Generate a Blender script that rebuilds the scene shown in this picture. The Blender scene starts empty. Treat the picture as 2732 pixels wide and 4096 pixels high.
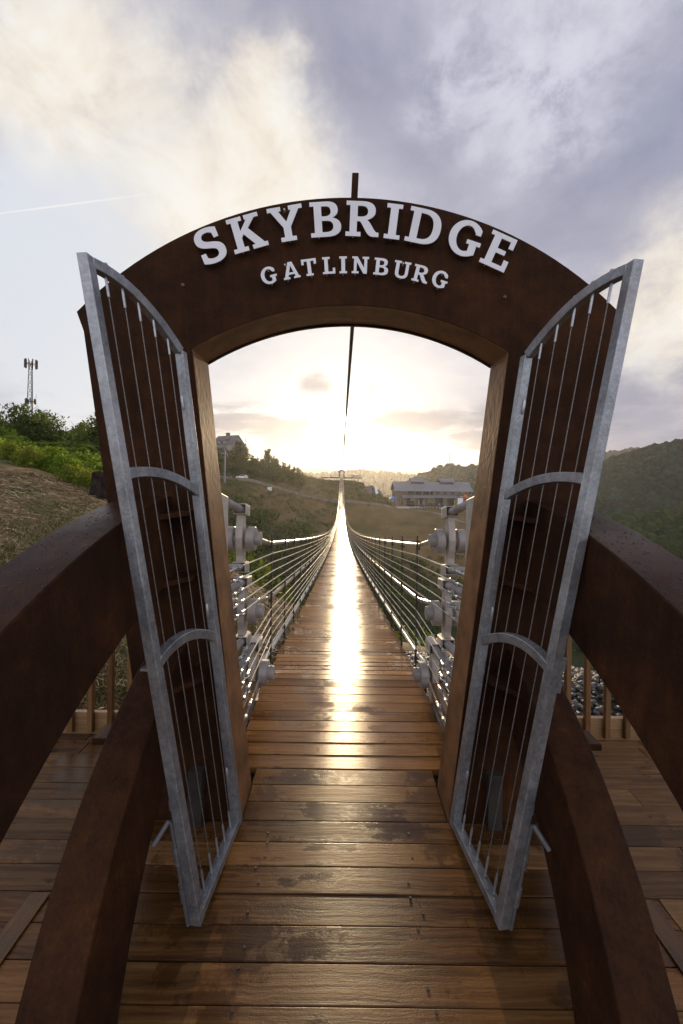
import bpy, bmesh, math, random
import numpy as np
from mathutils import Vector, Matrix, Euler, geometry
R = math.radians
random.seed(7)
SC = bpy.context.scene
COL = SC.collection

# ------------------------------------------------------------------ camera
EYE = Vector((0, 0, 2.1))
cd = bpy.data.cameras.new('camera'); cam = bpy.data.objects.new('camera', cd); COL.objects.link(cam)
cd.lens = 14.06; cd.sensor_width = 36; cd.clip_start = .05; cd.clip_end = 9000
cd.shift_y = -.033
cam.location = EYE
cam.rotation_euler = (Matrix.Rotation(R(90), 3, 'X') @ Matrix.Rotation(R(.7), 3, 'Z')).to_euler()
SC.camera = cam
SC.view_settings.view_transform = 'Standard'; SC.view_settings.look = 'None'
SC.view_settings.exposure = 0.0; SC.view_settings.gamma = 1
SC.render.resolution_x = 683; SC.render.resolution_y = 1024
cy = SC.cycles
cy.max_bounces = 6; cy.diffuse_bounces = 3; cy.glossy_bounces = 3; cy.transmission_bounces = 3
cy.transparent_max_bounces = 8; cy.volume_bounces = 1; cy.sample_clamp_indirect = 4; cy.caustics_reflective = True; cy.blur_glossy = .6
cy.use_denoising = True

SUN_AZ, SUN_EL = .7, 7.9
def ddir(az, el):
    return Vector((math.sin(R(az))*math.cos(R(el)), math.cos(R(az))*math.cos(R(el)), math.sin(R(el))))
SUN = ddir(SUN_AZ, SUN_EL)

# ------------------------------------------------------------------ shader helper
class NT:
    def __init__(s, tree): s.t = tree; s.n = tree.nodes; s.l = tree.links
    def node(s, kind, **kw):
        n = s.n.new(kind)
        for k, v in kw.items(): setattr(n, k, v)
        return n
    def put(s, sock, v):
        if hasattr(v, 'is_output') or isinstance(v, bpy.types.NodeSocket): s.l.new(v, sock)
        else: sock.default_value = v
    def m(s, op, a, b=None, c=None, clamp=False):
        n = s.node('ShaderNodeMath', operation=op, use_clamp=clamp)
        s.put(n.inputs[0], a)
        if b is not None: s.put(n.inputs[1], b)
        if c is not None: s.put(n.inputs[2], c)
        return n.outputs[0]
    def v(s, op, a, b=None):
        n = s.node('ShaderNodeVectorMath', operation=op)
        s.put(n.inputs[0], a)
        if b is not None:
            if op == 'SCALE': s.put(n.inputs['Scale'], b)
            else: s.put(n.inputs[1], b)
        return n.outputs['Value'] if op in ('DOT_PRODUCT', 'LENGTH') else n.outputs[0]
    def noise(s, vec, scale, detail=4, rough=.55, dist=0.0, color=False):
        n = s.node('ShaderNodeTexNoise'); s.put(n.inputs['Vector'], vec)
        n.inputs['Scale'].default_value = scale; n.inputs['Detail'].default_value = detail
        n.inputs['Roughness'].default_value = rough; n.inputs['Distortion'].default_value = dist
        return n.outputs['Color' if color else 'Fac']
    def smooth(s, x, lo, hi, to0=0.0, to1=1.0):
        n = s.node('ShaderNodeMapRange', interpolation_type='SMOOTHSTEP'); s.put(n.inputs[0], x)
        n.inputs[1].default_value = lo; n.inputs[2].default_value = hi
        n.inputs[3].default_value = to0; n.inputs[4].default_value = to1
        return n.outputs[0]
    def mix(s, f, a, b, mode='MIX'):
        n = s.node('ShaderNodeMix', data_type='RGBA', blend_type=mode); n.clamp_factor = True
        s.put(n.inputs['Factor'], f)
        for k, x in (('A', a), ('B', b)):
            so = [i for i in n.inputs if i.name == k and i.type == 'RGBA'][0]
            if isinstance(x, (tuple, list)): x = (*x[:3], 1)
            s.put(so, x)
        return [o for o in n.outputs if o.type == 'RGBA'][0]
    def ramp(s, f, stops):
        n = s.node('ShaderNodeValToRGB'); s.put(n.inputs[0], f)
        e = n.color_ramp.elements
        while len(e) < len(stops): e.new(.5)
        for k, (p, c) in enumerate(stops): e[k].position = p; e[k].color = (*c, 1)
        return n.outputs[0]

# ------------------------------------------------------------------ sky (world) and sun
W = bpy.data.worlds.new('World'); SC.world = W; W.use_nodes = True
def build_sky():
    t = NT(W.node_tree); t.n.clear()
    d = t.v('NORMALIZE', t.node('ShaderNodeTexCoord').outputs['Generated'])
    sx = t.node('ShaderNodeSeparateXYZ'); t.l.new(d, sx.inputs[0]); ez = sx.outputs[2]
    # cloud layer coordinates: a flat deck seen in perspective, so bands get thin near the horizon
    inv = t.m('DIVIDE', 1.0, t.m('ADD', t.m('MAXIMUM', ez, 0.0), .22))
    cp = t.v('SCALE', d, inv)
    w1 = t.noise(d, 3.0, 5, .6, color=True)
    warp = t.v('SCALE', t.v('SUBTRACT', w1, (.5, .5, .5)), .22)
    wd = t.v('NORMALIZE', t.v('ADD', d, warp))
    w2 = t.noise(d, 14.0, 5, .65, color=True)
    wd = t.v('NORMALIZE', t.v('ADD', wd, t.v('SCALE', t.v('SUBTRACT', w2, (.5, .5, .5)), .085)))
    def lobe(az, el, width, vec=wd):
        k = 1/(1-math.cos(R(width)))
        return t.m('EXPONENT', t.m('MULTIPLY', t.m('SUBTRACT', t.v('DOT_PRODUCT', vec, tuple(ddir(az, el))), 1.0), k))
    def lobes(L, vec=None):
        acc = None
        for az, el, w, a in L:
            x = t.m('MULTIPLY', lobe(az, el, w, vec or wd), a)
            acc = x if acc is None else t.m('ADD', acc, x)
        return acc
    def soft(x, k): return t.m('SUBTRACT', 1.0, t.m('EXPONENT', t.m('MULTIPLY', x, -k)))
    f1 = t.noise(cp, 2.2, 8, .58, .4)
    f2 = t.noise(cp, 6.0, 9, .64, .2)
    f3 = t.noise(d, 8.0, 9, .64, .35)
    # grey-lilac cloud deck, paler where it is thin
    deck = t.ramp(t.m('ADD', t.m('MULTIPLY', f1, .7), t.m('MULTIPLY', f2, .3)),
                  [(.34, (.33, .35, .48)), (.46, (.43, .44, .56)), (.57, (.57, .57, .67)), (.70, (.74, .73, .80))])
    # thin, pale blue-white veil on the left
    veil = t.m('MULTIPLY', lobes([(-36, 18, 17, 1.1), (-30, 28, 11, .75), (-26, 8, 9, .6)]), t.smooth(f2, .2, .6, .75, 1.0), clamp=True)
    c = t.mix(veil, deck, (.76, .80, .87))
    dark = lobes([(-8, 48, 7, 1.0), (3, 43, 5.5, .9), (20, 34, 7.5, .75), (12, 37, 5, .6), (33, 28, 6, .8), (38, 43, 6, .8), (-40, 45, 5, .7), (38, 6, 6.5, .95), (33, 9, 4.5, .6), (-22, 46, 4, .3)])
    c = t.mix(t.m('MULTIPLY', dark, t.smooth(f1, .3, .62, 1.0, .65), clamp=True), c, (.31, .32, .44))
    white = lobes([(20, 44, 4.5, .75), (14, 42.5, 3.2, .6), (28, 41, 4, .7), (23, 38.6, 3.6, .5), (31, 45, 5, .5)])
    c = t.mix(soft(t.m('MULTIPLY', white, t.smooth(f2, .36, .66)), 1.9), c, (.77, .77, .88))
    warm = lobes([(-13, 39.5, 4.6, 1.15), (-8, 36.5, 4.2, 1.15), (-18, 35, 6, 1.0), (-12, 33, 6, 1.1), (-4.5, 35, 3.0, .9), (-10, 41, 3.0, .6), (-21, 31, 6, .8), (-33.7, 40.5, 4, .9), (-33, 37.5, 4, .85),
                  (-38.8, 38.8, 4.5, .9), (-26, 42, 3, .45), (37.6, 20.7, 4.2, 1.1), (38.7, 15.3, 4.5, .9), (42, 24, 5, .9), (31, 16, 3, .4)])
    wf = soft(t.m('MULTIPLY', warm, t.smooth(t.m('ADD', t.m('MULTIPLY', f3, .6), t.m('MULTIPLY', f2, .4)), .30, .62, .12, 1.0)), 2.4)
    c = t.mix(wf, c, t.ramp(f3, [(.3, (.84, .74, .64)), (.48, (.96, .88, .76)), (.64, (1.0, .96, .89))]))
    # brightness of thin cloud round the sun, then cloud bars low in the gap
    ang = t.v('DOT_PRODUCT', d, tuple(SUN))
    def halo(w, vec=None):
        return t.m('EXPONENT', t.m('MULTIPLY', t.m('SUBTRACT', ang, 1.0), 1/(1-math.cos(R(w)))))
    c = t.mix(t.m('MULTIPLY', halo(17), 1.15, clamp=True), c, (.90, .895, .885))
    glow = t.m('ADD', t.m('MULTIPLY', halo(1.1), 10.0), t.m('MULTIPLY', halo(4.5), .45))
    c = t.v('ADD', c, t.v('SCALE', (1.0, .90, .70), glow))
    bars = t.noise(t.v('MULTIPLY', d, (1.0, 1.0, 4.2)), 5.5, 7, .55, .25)
    low = t.m('MULTIPLY', t.smooth(ez, .02, .07), t.smooth(ez, .13, .20, 1.0, 0.0))
    front = t.smooth(ang, .80, .93)
    bf = t.m('MULTIPLY', t.m('MULTIPLY', t.smooth(bars, .47, .60), low), front)
    sd = t.v('NORMALIZE', t.v('ADD', d, t.v('SCALE', t.v('SUBTRACT', t.noise(d, 12.0, 5, .55, color=True), (.5, .5, .5)), .05)))
    bl = lobes([(a, 8.4+.4*math.sin(a), 1.15, .75) for a in range(5, 23, 2)]+[(a, 5.6, .9, .5) for a in range(7, 22, 3)]+[(a, 7.2, 1.0, .55) for a in range(-18, -8, 2)]
               +[(-5.2, 13.0, .8, .6), (-4.2, 13.25, .9, .8), (-3.2, 13.25, .9, .8), (-2.3, 13.0, .75, .5), (4.2, 12.6, .8, .35)], sd)
    bf = t.m('ADD', t.m('MULTIPLY', bf, .8), t.m('MULTIPLY', bl, t.smooth(bars, .30, .62, .25, 1.15)))
    bf = soft(bf, 2.6)
    c = t.mix(t.m('MULTIPLY', bf, .9), c, (.18, .22, .33))
    # pale air at the horizon
    c = t.mix(t.m('MULTIPLY', t.smooth(ez, .0, .055, 1.0, 0.0), t.smooth(ang, .65, .95, .12, .9)), c, (.95, .88, .80))
    # contrail, low left
    nrm = ddir(-40.5, 26.4).cross(ddir(-24.3, 32.9)).normalized()
    line = t.m('ABSOLUTE', t.v('DOT_PRODUCT', d, tuple(nrm)))
    trail = t.m('MULTIPLY', t.smooth(line, .0004, .0022, 1.0, 0.0), lobe(-35, 29, 8, d))
    c = t.mix(t.m('MULTIPLY', trail, .8), c, (.97, .95, .95))
    # unseen sky behind the camera, brightened to light the letters
    back = t.smooth(t.v('DOT_PRODUCT', d, (0, -1, 0)), -.1, .75)
    c = t.mix(back, c, t.mix(f1, (.94, .96, 1.14), (1.62, 1.58, 1.66)))
    # unseen sky overhead, darkened to dim the light on the floor
    c = t.mix(t.smooth(ez, .76, .90), c, (.15, .155, .21))
    # below the horizon: haze-coloured
    c = t.mix(t.smooth(ez, -.06, .0, 1.0, 0.0), c, (.20, .21, .20))
    sky = t.node('ShaderNodeTexSky', sky_type='NISHITA', sun_disc=False)
    sky.sun_elevation = R(SUN_EL); sky.sun_rotation = R(SUN_AZ); sky.air_density = 1.2; sky.dust_density = 1.5
    b1 = t.node('ShaderNodeBackground'); t.l.new(sky.outputs[0], b1.inputs[0]); b1.inputs[1].default_value = .05
    b2 = t.node('ShaderNodeBackground'); t.l.new(c, b2.inputs[0]); b2.inputs[1].default_value = 1.0
    mx = t.node('ShaderNodeMixShader'); mx.inputs[0].default_value = .94
    t.l.new(b1.outputs[0], mx.inputs[1]); t.l.new(b2.outputs[0], mx.inputs[2])
    out = t.node('ShaderNodeOutputWorld'); t.l.new(mx.outputs[0], out.inputs[0])
build_sky()
sl = bpy.data.lights.new('sun', 'SUN'); sun = bpy.data.objects.new('sun', sl); COL.objects.link(sun)
sl.energy = 5.0; sl.angle = R(.6); sl.color = (1.0, .75, .45)
sun.rotation_euler = (-SUN).to_track_quat('-Z', 'Y').to_euler(); sun.location = (0, 60, 60)

# ------------------------------------------------------------------ materials
def mat(name):
    m = bpy.data.materials.new(name); m.use_nodes = True
    t = NT(m.node_tree); t.n.clear()
    out = t.node('ShaderNodeOutputMaterial'); b = t.node('ShaderNodeBsdfPrincipled')
    t.l.new(b.outputs[0], out.inputs[0])
    return m, t, b, out
def bump(t, b, h, strength=.3, dist=.01):
    n = t.node('ShaderNodeBump'); n.inputs['Strength'].default_value = strength; n.inputs['Distance'].default_value = dist
    t.put(n.inputs['Height'], h); t.l.new(n.outputs[0], b.inputs['Normal'])
def simple(name, col, rough=.6, metal=0.0, var=.25, scale=12, bmp=.15, spec=.5):
    m, t, b, _ = mat(name)
    p = t.node('ShaderNodeTexCoord').outputs['Object']
    f = t.noise(p, scale, 5)
    lo = tuple(c*(1-var) for c in col); hi = tuple(min(1, c*(1+var)) for c in col)
    t.put(b.inputs['Base Color'], t.ramp(f, [(.3, lo), (.7, hi)]))
    b.inputs['Roughness'].default_value = rough; b.inputs['Metallic'].default_value = metal
    b.inputs['Specular IOR Level'].default_value = spec
    if bmp: bump(t, b, t.noise(p, scale*4, 4), bmp, .004)
    return m
M = {}
def mk_rust():
    m, t, b, _ = mat('weathering_steel')
    tc = t.node('ShaderNodeTexCoord').outputs['Object']
    n1 = t.noise(tc, 1.7, 6, .6, .3); n2 = t.noise(tc, 9, 6, .65); n3 = t.noise(tc, 70, 4, .6)
    st = t.noise(t.v('MULTIPLY', tc, (14, 14, 1.0)), 1.6, 5, .6)     # runs of rust washed down by rain
    f = t.m('ADD', t.m('ADD', t.m('MULTIPLY', n1, .40), t.m('MULTIPLY', n2, .28)), t.m('ADD', t.m('MULTIPLY', n3, .18), t.m('MULTIPLY', st, .14)))
    c = t.ramp(f, [(.36, (.013, .0072, .005)), (.48, (.028, .0128, .0080)), (.58, (.054, .0225, .0105)), (.72, (.145, .052, .013))])
    t.put(b.inputs['Base Color'], c)
    up = t.node('ShaderNodeSeparateXYZ'); t.l.new(t.node('ShaderNodeNewGeometry').outputs['Normal'], up.inputs[0])
    wet = t.m('MULTIPLY', t.smooth(up.outputs[2], .45, .8), t.smooth(n1, .35, .6, .55, 1.0))
    t.put(b.inputs['Roughness'], t.m('SUBTRACT', t.m('ADD', .60, t.m('MULTIPLY', n2, .22)), t.m('MULTIPLY', wet, .40)))
    b.inputs['Specular IOR Level'].default_value = .13; b.inputs['Specular Tint'].default_value = (1.0, .58, .32, 1)
    bump(t, b, t.m('ADD', t.m('MULTIPLY', n3, .6), t.noise(tc, 160, 3)), .22, .004)
    return m
def mk_galv():
    m, t, b, _ = mat('galvanised_steel')
    tc = t.node('ShaderNodeTexCoord').outputs['Object']
    vo = t.node('ShaderNodeTexVoronoi'); t.put(vo.inputs['Vector'], t.v('ADD', tc, t.v('SCALE', t.noise(tc, 20, 3, color=True), .08))); vo.inputs['Scale'].default_value = 75
    sp = t.node('ShaderNodeSeparateColor'); t.l.new(vo.outputs['Color'], sp.inputs[0])
    n1 = t.noise(tc, 3.2, 6, .65); n2 = t.noise(tc, 26, 5, .65)
    f = t.m('ADD', t.m('ADD', t.m('MULTIPLY', n1, .55), t.m('MULTIPLY', n2, .25)), t.m('MULTIPLY', sp.outputs[0], .10))
    c = t.ramp(f, [(.30, (.19, .20, .215)), (.45, (.34, .355, .375)), (.64, (.55, .57, .59))])
    c = t.mix(t.smooth(t.noise(tc, 1.9, 5), .54, .68, 0, .45), c, (.26, .215, .19))
    t.put(b.inputs['Base Color'], c); b.inputs['Metallic'].default_value = .72
    t.put(b.inputs['Roughness'], t.m('ADD', .33, t.m('MULTIPLY', n2, .26)))
    bump(t, b, t.m('ADD', n2, t.noise(tc, 90, 3)), .18, .003)
    return m
def mk_wood(name, cols, wet=.6, along='X', rough=(.30, .55), stain=.5, attr=True, bmp=.35, aniso=0, spec=.42):
    m, t, b, _ = mat(name)
    tc = t.node('ShaderNodeTexCoord').outputs['Object']
    if attr:
        at = t.node('ShaderNodeAttribute', attribute_name='tone'); tone = at.outputs['Fac']
        off = t.v('SCALE', (37.0, 11.0, 5.0), tone); tc2 = t.v('ADD', tc, off)
    else: tone = t.noise(tc, .6, 2); tc2 = tc
    sc = {'X': (1.7, 48, 48), 'Y': (48, 1.7, 48), 'Z': (48, 48, 1.7)}[along]
    wv = t.v('ADD', t.v('MULTIPLY', tc2, sc), t.v('SCALE', t.noise(tc2, 2.5, 4, color=True), 2.2))
    g = t.noise(wv, 1.0, 7, .62); g2 = t.noise(t.v('MULTIPLY', tc2, tuple(x*.22 for x in sc)), 1.0, 5, .6)
    f = t.m('ADD', t.m('ADD', t.m('MULTIPLY', g, .62), t.m('MULTIPLY', g2, .34)), t.m('MULTIPLY', tone, .24))
    c = t.ramp(f, [(.40, cols[0]), (.58, cols[1]), (.78, cols[2])])
    kv = t.node('ShaderNodeTexVoronoi'); t.put(kv.inputs['Vector'], t.v('ADD', t.v('MULTIPLY', tc2, {'X': (1.5, 3.4, 3.4), 'Y': (3.4, 1.5, 3.4), 'Z': (3.4, 3.4, 1.5)}[along]), t.v('SCALE', t.noise(tc2, 12, 3, color=True), .12))); kv.inputs['Scale'].default_value = 1.4
    knot = t.smooth(kv.outputs['Distance'], .03, .105, 1.0, 0.0)
    c = t.mix(t.m('MULTIPLY', knot, .8), c, tuple(x*.22 for x in cols[0]))
    s1 = t.noise(t.v('ADD', tc, t.v('SCALE', (.55, .12, .0), tone)) if attr else tc, 1.15, 7, .68, .3)
    wetm = t.smooth(t.m('ADD', s1, t.m('MULTIPLY', t.m('SUBTRACT', g2, .5), .25)), .495, .555)
    if stain: c = t.mix(t.m('MULTIPLY', wetm, stain), c, tuple(x*.30 for x in cols[1]))
    t.put(b.inputs['Base Color'], c)
    r = t.m('ADD', rough[0], t.m('MULTIPLY', g, rough[1]-rough[0]))
    r = t.m('SUBTRACT', r, t.m('MULTIPLY', wetm, wet*rough[0]), clamp=True)
    t.put(b.inputs['Roughness'], r); b.inputs['Specular IOR Level'].default_value = spec
    hb = t.m('ADD', t.m('MULTIPLY', t.m('SUBTRACT', g, .5), t.m('SUBTRACT', 1.0, t.m('MULTIPLY', wetm, .65))), t.m('MULTIPLY', t.noise(tc, 130, 4), .28))
    bump(t, b, hb, bmp, .005)
    if aniso:   # brushed by the grain: highlights stretch across the boards
        b.inputs['Anisotropic'].default_value = aniso; 
        cx_ = t.node('ShaderNodeCombineXYZ'); cx_.inputs[1].default_value = 1; t.l.new(cx_.outputs[0], b.inputs['Tangent'])
    return m
def leafmat(name, a, b_, tr=.45):
    m, t, b, out = mat(name)
    tc = t.node('ShaderNodeTexCoord').outputs['Object']
    at = t.node('ShaderNodeAttribute', attribute_name='tone').outputs['Fac']
    f = t.m('ADD', t.m('MULTIPLY', at, .65), t.m('MULTIPLY', t.noise(tc, 1.1, 3), .5))
    c = t.ramp(f, [(.25, a), (.85, b_)])
    t.put(b.inputs['Base Color'], c); b.inputs['Roughness'].default_value = .6; b.inputs['Specular IOR Level'].default_value = .25
    tl = t.node('ShaderNodeBsdfTranslucent'); t.put(tl.inputs[0], t.mix(.45, c, tuple(min(1, x*2.2) for x in (b_[0]*1.25, b_[1]*1.1, b_[2]*.5))))
    mx = t.node('ShaderNodeMixShader'); mx.inputs[0].default_value = tr
    t.l.new(b.outputs[0], mx.inputs[1]); t.l.new(tl.outputs[0], mx.inputs[2]); t.l.new(mx.outputs[0], out.inputs[0])
    return m
def attrmat(name, rough=.9, scale=.8, amt=.35, bscale=6, spec=.2):
    m, t, b, _ = mat(name)
    tc = t.node('ShaderNodeTexCoord').outputs['Object']
    at = t.node('ShaderNodeAttribute', attribute_name='col').outputs['Color']
    n = t.m('ADD', t.m('MULTIPLY', t.noise(tc, scale, 7, .65), .6), t.m('MULTIPLY', t.noise(tc, scale*.12, 5), .4))
    k = t.smooth(n, .3, .7, 1-amt, 1+amt)
    t.put(b.inputs['Base Color'], t.v('SCALE', at, k)); b.inputs['Roughness'].default_value = rough
    b.inputs['Specular IOR Level'].default_value = spec
    bump(t, b, t.noise(tc, bscale, 6, .7), .5, .08)
    return m
M['rust'] = mk_rust(); M['galv'] = mk_galv()
M['deck'] = mk_wood('wet_decking', [(.040, .016, .005), (.140, .065, .020), (.255, .134, .048)], aniso=1.0, rough=(.31, .43), bmp=.5, stain=.62, spec=.34)  # stain: wet patches, their colour also deepened for the dark arch they reflect
M['bdeck'] = mk_wood('bridge_planks', [(.085, .035, .010), (.225, .105, .032), (.37, .20, .075)], stain=.25, rough=(.27, .35), bmp=.28, aniso=1.0)
M['timber'] = mk_wood('pine_timber', [(.16, .085, .035), (.27, .16, .075), (.36, .23, .12)], stain=.12, rough=(.5, .7))
M['timber_y'] = mk_wood('pine_timber_long', [(.13, .065, .028), (.24, .13, .06), (.33, .20, .10)], stain=.12, rough=(.5, .7), along='Y')
M['timber_z'] = mk_wood('pine_baluster', [(.10, .045, .015), (.19, .095, .036), (.28, .16, .07)], stain=.1, rough=(.5, .7), along='Z')
M['deck_y'] = mk_wood('wet_decking_long', [(.035, .016, .007), (.09, .043, .017), (.16, .085, .037)], along='Y')
M['chan'] = simple('dull_channel', (.035, .028, .023), .75, .1, .4, 9, .2)
M['lit_rust'] = simple('lit_rust_tone', (.185, .088, .038), .62, 0, .45, 6, .35, .2)  # rust made lighter and more orange, with light put into its colour
M['cast'] = simple('cast_galvanised', (.52, .485, .44), .5, .25, .18, 9, .2)
M['handle'] = simple('dull_zinc_rod', (.15, .155, .16), .6, .2, .2, 20, .1)
M['letter'] = simple('white_painted_plate', (.80, .81, .85), .45, 0, .05, 9, .05)
M['cable'] = simple('bright_steel_cable', (.55, .54, .52), .35, .75, .2, 30, .1)
M['wirerope'] = simple('gate_wire_rope', (.20, .185, .17), .5, .6, .5, 160, .2)
M['sheath'] = simple('white_cable_sheath', (.62, .61, .58), .4, .1, .12, 8, .08)
M['darkpost'] = simple('dark_steel', (.055, .047, .042), .5, .5, .3, 20, .1)
M['pin'] = simple('grey_cast_steel', (.37, .35, .325), .5, .2, .22, 7, .2)
M['zinc'] = simple('zinc_hardware', (.40, .41, .42), .38, .7, .25, 30, .15)
M['water'] = simple('water_drop', (.02, .012, .009), .06, 0, .0, 5, 0, .35)
M['bark'] = simple('bark', (.085, .06, .042), .9, 0, .45, 5, .8)
M['stumpbark'] = simple('charred_stump', (.026, .020, .017), .95, 0, .7, 5, 1.0, .05)
M['ground'] = attrmat('ground', scale=1.6, bscale=9)
M['hill'] = attrmat('hill_ground', scale=.05, bscale=.2, spec=0)
M['crown'] = attrmat('forest_crown', scale=.25, amt=.45, bscale=.9, spec=.0)
M['gravel'] = attrmat('gravel_stone', .55, 4, .3, 20, .4)
M['straw'] = attrmat('straw_blades', .7, 3, .25, 30, .3)
M['leafA'] = leafmat('leaves_dark', (.026, .045, .011), (.085, .125, .026), .4)
M['leafB'] = leafmat('leaves_bright', (.045, .085, .010), (.13, .21, .022), .5)
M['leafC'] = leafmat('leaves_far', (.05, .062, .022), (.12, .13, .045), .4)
M['leafD'] = leafmat('leaves_yellow', (.06, .095, .012), (.155, .19, .027), .5)
M['roof'] = simple('standing_seam_roof', (.24, .24, .27), .6, .1, .08, .5, 0, .25)
M['stone'] = simple('rubble_stone', (.14, .11, .085), .9, 0, .5, 1.2, .6)
M['darkglass'] = simple('dark_glazing', (.035, .038, .04), .15, 0, .3, .4, 0)
M['wallgreen'] = simple('sage_render', (.27, .28, .20), .8, 0, .15, .6, 0)
M['trim'] = simple('brown_trim', (.10, .055, .04), .7, 0, .2, 2, 0)
M['greytrim'] = simple('grey_trim', (.17, .165, .165), .6, 0, .15, 2, 0)
M['concrete'] = simple('pale_concrete', (.50, .45, .43), .85, 0, .15, .8, .1)
M['asphalt'] = simple('road_gravel', (.20, .165, .13), .9, 0, .25, .5, .2)
M['white'] = simple('white_paint', (.75, .75, .74), .4, 0, .06, 2, 0)
M['blue'] = simple('blue_fabric', (.035, .13, .45), .7, 0, .15, 2, 0)
M['navy'] = simple('blue_plastic', (.02, .045, .16), .5, 0, .15, 2, 0)
M['orange'] = simple('orange_plastic', (.75, .12, .02), .5, 0, .1, 2, 0)
M['tan'] = simple('tan_fabric', (.24, .18, .13), .85, 0, .25, 2, 0)
M['black'] = simple('black_paint', (.02, .021, .023), .35, 0, .2, 2, 0)
M['siding'] = simple('grey_siding', (.30, .28, .26), .8, 0, .12, 1.2, .1)
M['shingle'] = simple('dark_shingles', (.13, .12, .12), .85, 0, .2, 2, .2)
M['lampglow'] = simple('warm_lit_pane', (.6, .45, .25), .4, 0, .1, 2, 0)
M['pole'] = simple('weathered_pole', (.25, .22, .19), .85, 0, .2, 3, .1)
M['fall'] = simple('falling_water', (.82, .84, .86), .25, 0, .12, 2, .3)
M['skin'] = simple('skin', (.45, .28, .20), .6, 0, .05, 5, 0)
M['cloth'] = simple('pale_cloth', (.55, .58, .64), .8, 0, .15, 5, 0)
M['denim'] = simple('dark_cloth', (.06, .07, .10), .8, 0, .15, 5, 0)
M['yellow'] = simple('yellow_paint', (.50, .36, .03), .5, 0, .1, 3, 0)

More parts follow.
